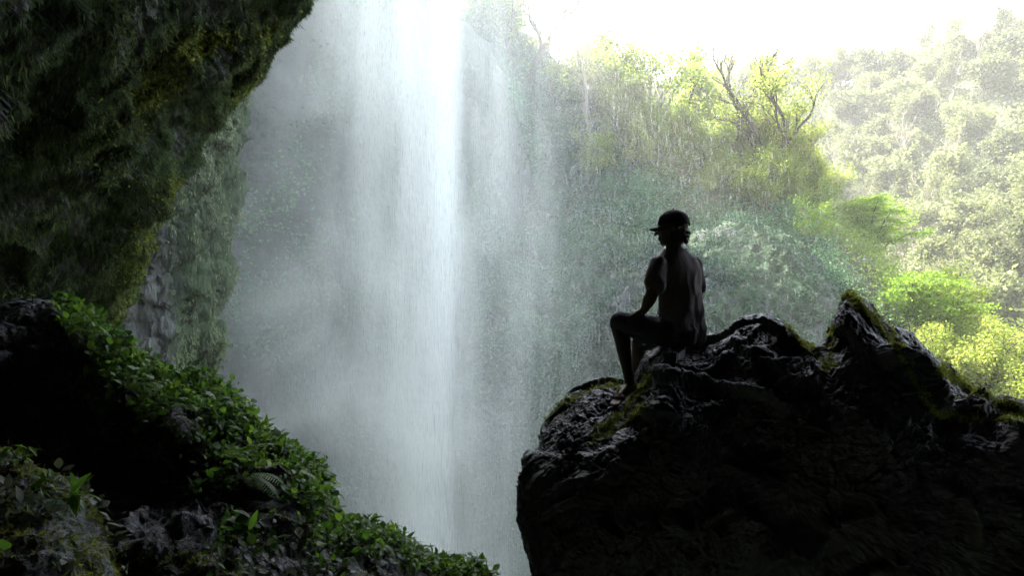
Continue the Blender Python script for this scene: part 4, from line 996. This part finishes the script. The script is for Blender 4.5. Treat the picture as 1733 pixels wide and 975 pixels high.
# mound in the corner
p, nn = mound.scatter(26000, mound.isfront*np.clip(fbm(mound.v*5, 3, 205)*3+.6, .05, 1)); k = len(p)
mesh_of('moss', [inst(T_TUFT[0], T_TUFT[1], p, frames(hang(k, nn, .5, .6), unit(k)), .017*(.6+rng.random(k)))], M['moss'], 'shaggy moss on the nearest hump', 'moss', smooth=False)
mesh_of('creepers', [leaves_on(mound, mound.isfront*np.clip(fbm(mound.v*5, 2, 206)*3, 0, 1)*np.clip((1000-mound.py)/200, .1, 1), 900, .035, T_OV, .03)], M['leaf_dull'], 'small leaves creeping over the nearest hump', 'creeper')
# moss on the boulder, thick along its lit edges
bw = np.clip(bm_, 0, 1)**1.2*(.06+np.clip(fbm(boulder.v*6, 3, 207)*7+.3, 0, 1))
p, nn = boulder.scatter(42000, bw); k = len(p)
mesh_of('moss', [inst(T_TUFT[0], T_TUFT[1], p, frames(hang(k, nn, .3, .7), unit(k)), .024*(.4+rng.random(k)))], M['moss'], 'green moss along the lit edges of the boulder', 'moss', smooth=False)
# overhang: shaggy hanging growth
ow = over.isfront*((over.px > -60) & (over.py > -60) & (over.py < 680))*(.08+np.clip(fbm(over.v*np.array([1.1, 1.1, .5]), 4, 208)*2.4+.25, 0, 1))/over.d
p, nn = over.scatter(190000, ow); k = len(p)
mesh_of('hanging_moss', [inst(T_TUFT[0], T_TUFT[1], p, frames(hang(k, nn, 1.3, .5, .8), unit(k)), np.stack([.05*(.6+rng.random(k)), .085*(.4+rng.random(k)), .06*np.ones(k)], 1))], M['leaf_over'], 'shaggy growth hanging from the cave overhang', 'moss', smooth=False)
ow2 = mo_over*over.isfront*(.2+np.clip(fbm(over.v*2.5, 3, 209)*3+.4, 0, 1))
p, nn = over.scatter(30000, ow2); k = len(p)
mesh_of('hanging_moss', [inst(LEAF4[0], LEAF4[1], p, frames(hang(k, nn, .9, .7, .8), unit(k)), .055*(.5+rng.random(k)))], M['moss'], 'brighter green growth in bands along the rim of the overhang', 'moss', smooth=False)
# left cliff wall: long pale moss curtains
wm = ((lwall.px > 185) & (lwall.px < 400) & (lwall.py > 120) & (lwall.py < 720))*np.clip(mossw*1.5-.25, 0.02, 1)*(.02+np.clip(fbm(lwall.v*np.array([1.6, 1.6, .22]), 3, 210)*5-.1, 0, 1))
p, nn = lwall.scatter(70000, wm); k = len(p)
mesh_of('hanging_moss', [inst(LEAF4[0], LEAF4[1], p, frames(hang(k, nn, 2.2, .5, .7), unit(k)), np.stack([.07*np.ones(k), .13*(.5+rng.random(k)), .06*np.ones(k)], 1))], M['leaf_wall'], 'pale green moss curtains on the cliff wall beside the mist', 'moss', smooth=False)

# single plants standing out of the cover
def at_left(px, py):
    k = np.argmin((left.px-px)**2+(left.py-py)**2+1e5*(~left.isfront)); i, j = np.unravel_index(k, left.px.shape); return left.v[i, j], left.n[i, j]
def at_mound(px, py):
    k = np.argmin((mound.px-px)**2+(mound.py-py)**2+1e5*(~mound.isfront)); i, j = np.unravel_index(k, mound.px.shape); return mound.v[i, j], mound.n[i, j]
PIN = (np.array([[-.045, 0, 0], [.055, 0, 0], [.075, .35, .02], [.05, .75, 0], [0, 1, -.04], [-.045, .7, 0], [-.065, .3, .02]]), np.array([[0, 1, 2, 6], [6, 2, 3, 5]]), np.array([[5, 3, 4]]))
def frond(parent, base, d, L_, curl, name='frond'):
    n = 18; t = np.linspace(0, 1, n); d = d/np.linalg.norm(d); pts = base+np.outer(t*L_, d)+np.outer(-curl*L_*t**2, upv)
    v, f = tube(pts, .0028, .0008, 5); b = Bag().add(v, f); tg = np.gradient(pts, axis=0); tg /= np.linalg.norm(tg, axis=1, keepdims=True)
    sd_ = np.cross(tg, upv); sd_ /= np.linalg.norm(sd_, axis=1, keepdims=True); nn_ = np.cross(sd_, tg)
    for s in (-1, 1):
        k = np.arange(3, n); ln = L_*.30*np.sin(np.pi*np.clip(t[k]*.93+.07, 0, 1))**.75
        dd = sd_[k]*s+tg[k]*.45-upv*.18
        v, f = inst(PIN[0], PIN[1], pts[k], frames(dd, nn_[k]+rng.normal(size=(len(k), 3))*.06), ln); v2, f2 = inst(PIN[0], PIN[2], pts[k], frames(dd, nn_[k]), ln)
        b.add(v, f); b.add(v2, f2)
    return b.build(name, M['fern'], parent)
M['fern'] = leaf_mat('fern_leaf', C(.05, .11, .01), C(.08, .16, .014), C(.11, .19, .02), .45, .5, 2.0)
def fern(loc, dirs, label):
    loc = loc+np.array([.01, -.05, .03]); r = empty('fern', tuple(loc)); tag(r, label, 'fern')
    for d, L_, c in dirs: frond(r, np.zeros(3), np.array(d, float), L_, c)
q, n_ = at_left(400, 790); fern(q+n_*.02, [((.8, -.5, .85), .34, .45), ((.2, -.7, .8), .24, .5)], 'bright green fern with a long arching frond on the left rock')
q, n_ = at_left(425, 812); fern(q+n_*.02, [((.9, -.4, .35), .22, .5), ((.9, -.5, -.1), .20, .4), ((.5, -.7, .1), .16, .5)], 'low fern with drooping fronds just under the arching frond')
q, n_ = at_left(315, 700); fern(q+n_*.02, [((.6, -.7, .3), .16, .5), ((-.3, -.8, .3), .15, .5)], 'small fern tucked among the creepers of the left rock')
q, n_ = at_left(545, 925); fern(q+n_*.02, [((.15, -.7, .35), .18, .9), ((.0, -.8, .7), .20, .6), ((.4, -.7, .2), .15, .8)], 'yellow green fern hanging at the gap near the bottom of the left rock')
q, n_ = at_left(240, 665); fern(q+n_*.02, [((.7, -.6, .5), .18, .6), ((-.1, -.8, .5), .16, .7), ((.4, -.8, -.1), .15, .5)], 'fern spreading over the upper crest of the left rock')
q, n_ = at_left(500, 810); fern(q+n_*.02, [((.8, -.5, .4), .16, .7), ((.0, -.8, .5), .15, .7)], 'fern near the right shoulder of the creeper bank')
q, n_ = at_left(150, 575); fern(q+n_*.02, [((.6, -.6, .6), .16, .7), ((-.3, -.7, .6), .15, .7)], 'fern below the upright tuft at the top of the left rock')
q, n_ = at_left(640, 935); fern(q+n_*.02, [((.7, -.6, .4), .14, .7), ((-.2, -.8, .5), .14, .7)], 'fern low on the right tip of the left rock')
q, n_ = at_left(385, 905); fern(q+n_*.02, [((.4, -.7, .6), .16, .7), ((-.3, -.8, .5), .14, .7), ((.1, -.8, -.2), .15, .5)], 'fern above the wet stones at the bottom of the left rock')
def sprig(loc, d, L_, nleaf, size, label, tpl=T_OV, mat='leaf_near', stems=1, lean=.25, cat='plant', name='leafy_plant'):
    r = empty(name, tuple(loc)); tag(r, label, cat); sb = Bag(); lb = Bag()
    for s in range(stems):
        dd = np.array(d, float)+rng.normal(size=3)*lean*(stems > 1); dd /= np.linalg.norm(dd); n = 9; t = np.linspace(0, 1, n)
        bend = rng.normal(size=3)*.12
        pts = np.outer(t*L_*(.7+.4*rng.random()), dd)+np.outer(t**2*L_, bend)
        v, f = tube(pts, .0035, .0012, 5); sb.add(v, f)
        k = np.clip((np.linspace(.25, 1, nleaf)*(n-1)).astype(int), 0, n-1)
        a = np.arange(nleaf)*2.4; side = np.cross(dd, upv+.01); side /= np.linalg.norm(side); s2 = np.cross(dd, side)
        ld = np.cos(a)[:, None]*side+np.sin(a)[:, None]*s2+dd*.5; ld[:, 2] -= .1
        v, f = inst(tpl[0], tpl[1], pts[k], frames(ld, upv+rng.normal(size=(nleaf, 3))*.2), size*(.7+.5*rng.random(nleaf))); lb.add(v, f)
    sb.build('stem', M['bark_dark'], r); lb.build('leaves', M[mat], r); return r
for px, py, d, L_, nl, sz, lab, tp, st in [
    (112, 525, (.1, -.2, 1), .07, 6, .07, 'tuft of upright leaves at the top end of the left rock', T_OV, 3), (55, 512, (0, -.1, 1), .05, 3, .05, 'two tiny leaves sprouting alone on the flat rock top', T_OV, 1),
    (200, 590, (.3, -.2, 1), .10, 6, .07, 'leafy sprig below the green streak of the overhang', T_BROAD, 3), (215, 620, (.55, -.1, .9), .20, 4, .03, 'thin dark curling stem arching over the rock crest', T_LONG, 2),
    (300, 655, (.1, -.3, 1), .06, 7, .06, 'rounded clump of leaves on the knob in the middle of the crest', T_OV, 4), (395, 690, (.5, -.2, .8), .06, 7, .055, 'dense leafy knob where the crest turns down', T_OV, 4),
    (195, 680, (.2, -.9, .2), .12, 6, .085, 'broad leaved plant hanging in front of the dark hollow', T_BROAD, 2), (530, 800, (.5, -.1, .9), .10, 8, .03, 'wispy twig sticking out above the right shoulder of creepers', T_OV, 2),
    (545, 850, (.8, -.3, .2), .05, 8, .05, 'leaf clump bulging out at the right end of the creepers', T_OV, 4), (610, 905, (.1, -.2, 1), .08, 4, .05, 'pair of round leaves standing up beside the foot of the falls', T_BROAD, 1),
    (632, 905, (.2, -.1, 1), .09, 5, .035, 'dark slender sprig against the mist near the foot of the falls', T_LONG, 1), (690, 935, (.2, -.2, 1), .08, 4, .045, 'single upright sprig low on the right tip of the left rock', T_BROAD, 1),
    (790, 968, (.6, -.1, .6), .10, 7, .04, 'last trailing creeper shoot at the tip of the left rock', T_OV, 3), (750, 960, (.3, -.1, .8), .07, 6, .045, 'leafy shoot just before the tip of the left rock', T_OV, 3),
    (470, 770, (.4, -.3, .8), .07, 8, .05, 'clump of small leaves on the crest above the ferns', T_OV, 4), (260, 700, (.1, -.9, .1), .10, 7, .07, 'long leaves drooping over the face below the crest', T_LONG, 3),
    (340, 840, (.1, -.8, .3), .08, 6, .08, 'curved dark green leaves above the wet stones', T_LONG, 3), (420, 900, (.1, -.8, .5), .09, 6, .07, 'light green plant beside the bottom fern', T_BROAD, 3), (455, 925, (.2, -.8, .5), .08, 5, .055, 'small upright plant between the wet stones', T_OV, 2)]:
    q, n_ = at_left(px, py); sprig(q+n_*.01, d, L_, nl, sz, lab, tp, 'leaf_near', st)
for px, py, d, L_, nl, sz, lab, tp, st in [
    (35, 790, (.1, -.4, 1), .07, 7, .045, 'upright leafy plant on top of the nearest hump', T_LONG, 3), (70, 830, (.5, -.4, .6), .07, 7, .045, 'leaning plant on the shoulder of the nearest hump', T_LONG, 3),
    (125, 850, (.3, -.6, .4), .06, 8, .075, 'rosette of long glossy leaves on the nearest hump', T_LONG, 2), (118, 905, (.1, -.8, -.5), .05, 6, .055, 'drooping leaves below the rosette on the nearest hump', T_LONG, 2), (5, 930, (.5, -.8, 0), .03, 3, .045, 'single big leaf at the left edge of the picture', T_BROAD, 1)]:
    q, n_ = at_mound(px, py); sprig(q+n_*.01, d, L_, nl, sz, lab, tp, 'leaf_near', st)

# ------------------------------------------------------------------ the falling water itself: long threads and flying drops
def water_bits():
    m, nt, out = new_mat('falling_water'); L = nt.links.new
    d = N(nt, 'ShaderNodeBsdfDiffuse'); d.inputs[0].default_value = C(.85, .88, .9)
    t = N(nt, 'ShaderNodeBsdfTranslucent'); t.inputs[0].default_value = C(.9, .93, .95)
    tr = N(nt, 'ShaderNodeBsdfTransparent'); mx = N(nt, 'ShaderNodeMixShader'); mx.inputs[0].default_value = .6; L(d.outputs[0], mx.inputs[1]); L(t.outputs[0], mx.inputs[2])
    m2 = N(nt, 'ShaderNodeMixShader'); m2.inputs[0].default_value = .78; L(mx.outputs[0], m2.inputs[1]); L(tr.outputs[0], m2.inputs[2]); L(m2.outputs[0], out.inputs[0]); return m
M['water'] = water_bits()
def drops(n, xf, zf, y0, ys, w, ln, lnv):
    z = zf(n); x = xf(n, z); y = y0+rng.normal(size=n)*ys
    pos = np.stack([x, y, z], 1); d = np.stack([rng.normal(size=n)*.02+.02, rng.normal(size=n)*.02, -np.ones(n)], 1)
    tpl = (np.array([[0, 0, 0], [.5, .35, .2], [0, 1, 0], [-.5, .35, .2], [0, .35, -.5]]), np.array([[0, 1, 3], [1, 2, 3], [0, 4, 1], [1, 4, 2], [0, 3, 4], [3, 2, 4]]))
    s = ln*(1+lnv*rng.random(n)); return inst(tpl[0], tpl[1], pos, frames(d, unit(n)), np.stack([w*(.6+.8*rng.random(n)), s, w*np.ones(n)], 1))
zu = lambda n: rng.uniform(GZ, 22, n)
wb = Bag()
wb.add(*drops(7000, lambda n, z: -3.1-.03*z+rng.normal(size=n)*(.75+.03*np.clip(z, -10, 20)), zu, 30, .8, .014, .3, 2.5))
wb.add(*drops(2500, lambda n, z: -2.55+.02*z+rng.normal(size=n)*.3, zu, 29.4, .4, .015, .3, 2.5))
wf = wb.build('waterfall', M['water'], None, False); tag(wf, 'tall white waterfall dropping through the gorge', 'waterfall')
sb = Bag()
sb.add(*drops(40000, lambda n, z: -5.8+rng.normal(size=n)*2.1, zu, 29.5, 2, .009, .12, 2.0))
sb.add(*drops(45000, lambda n, z: np.abs(rng.normal(size=n))*4.2-1.2, zu, 26.5, 2.5, .008, .13, 2.0))
tag(sb.build('flying_spray', M['water'], None, False), 'fine drops blown off the waterfall to its right', 'spray', kind='stuff')
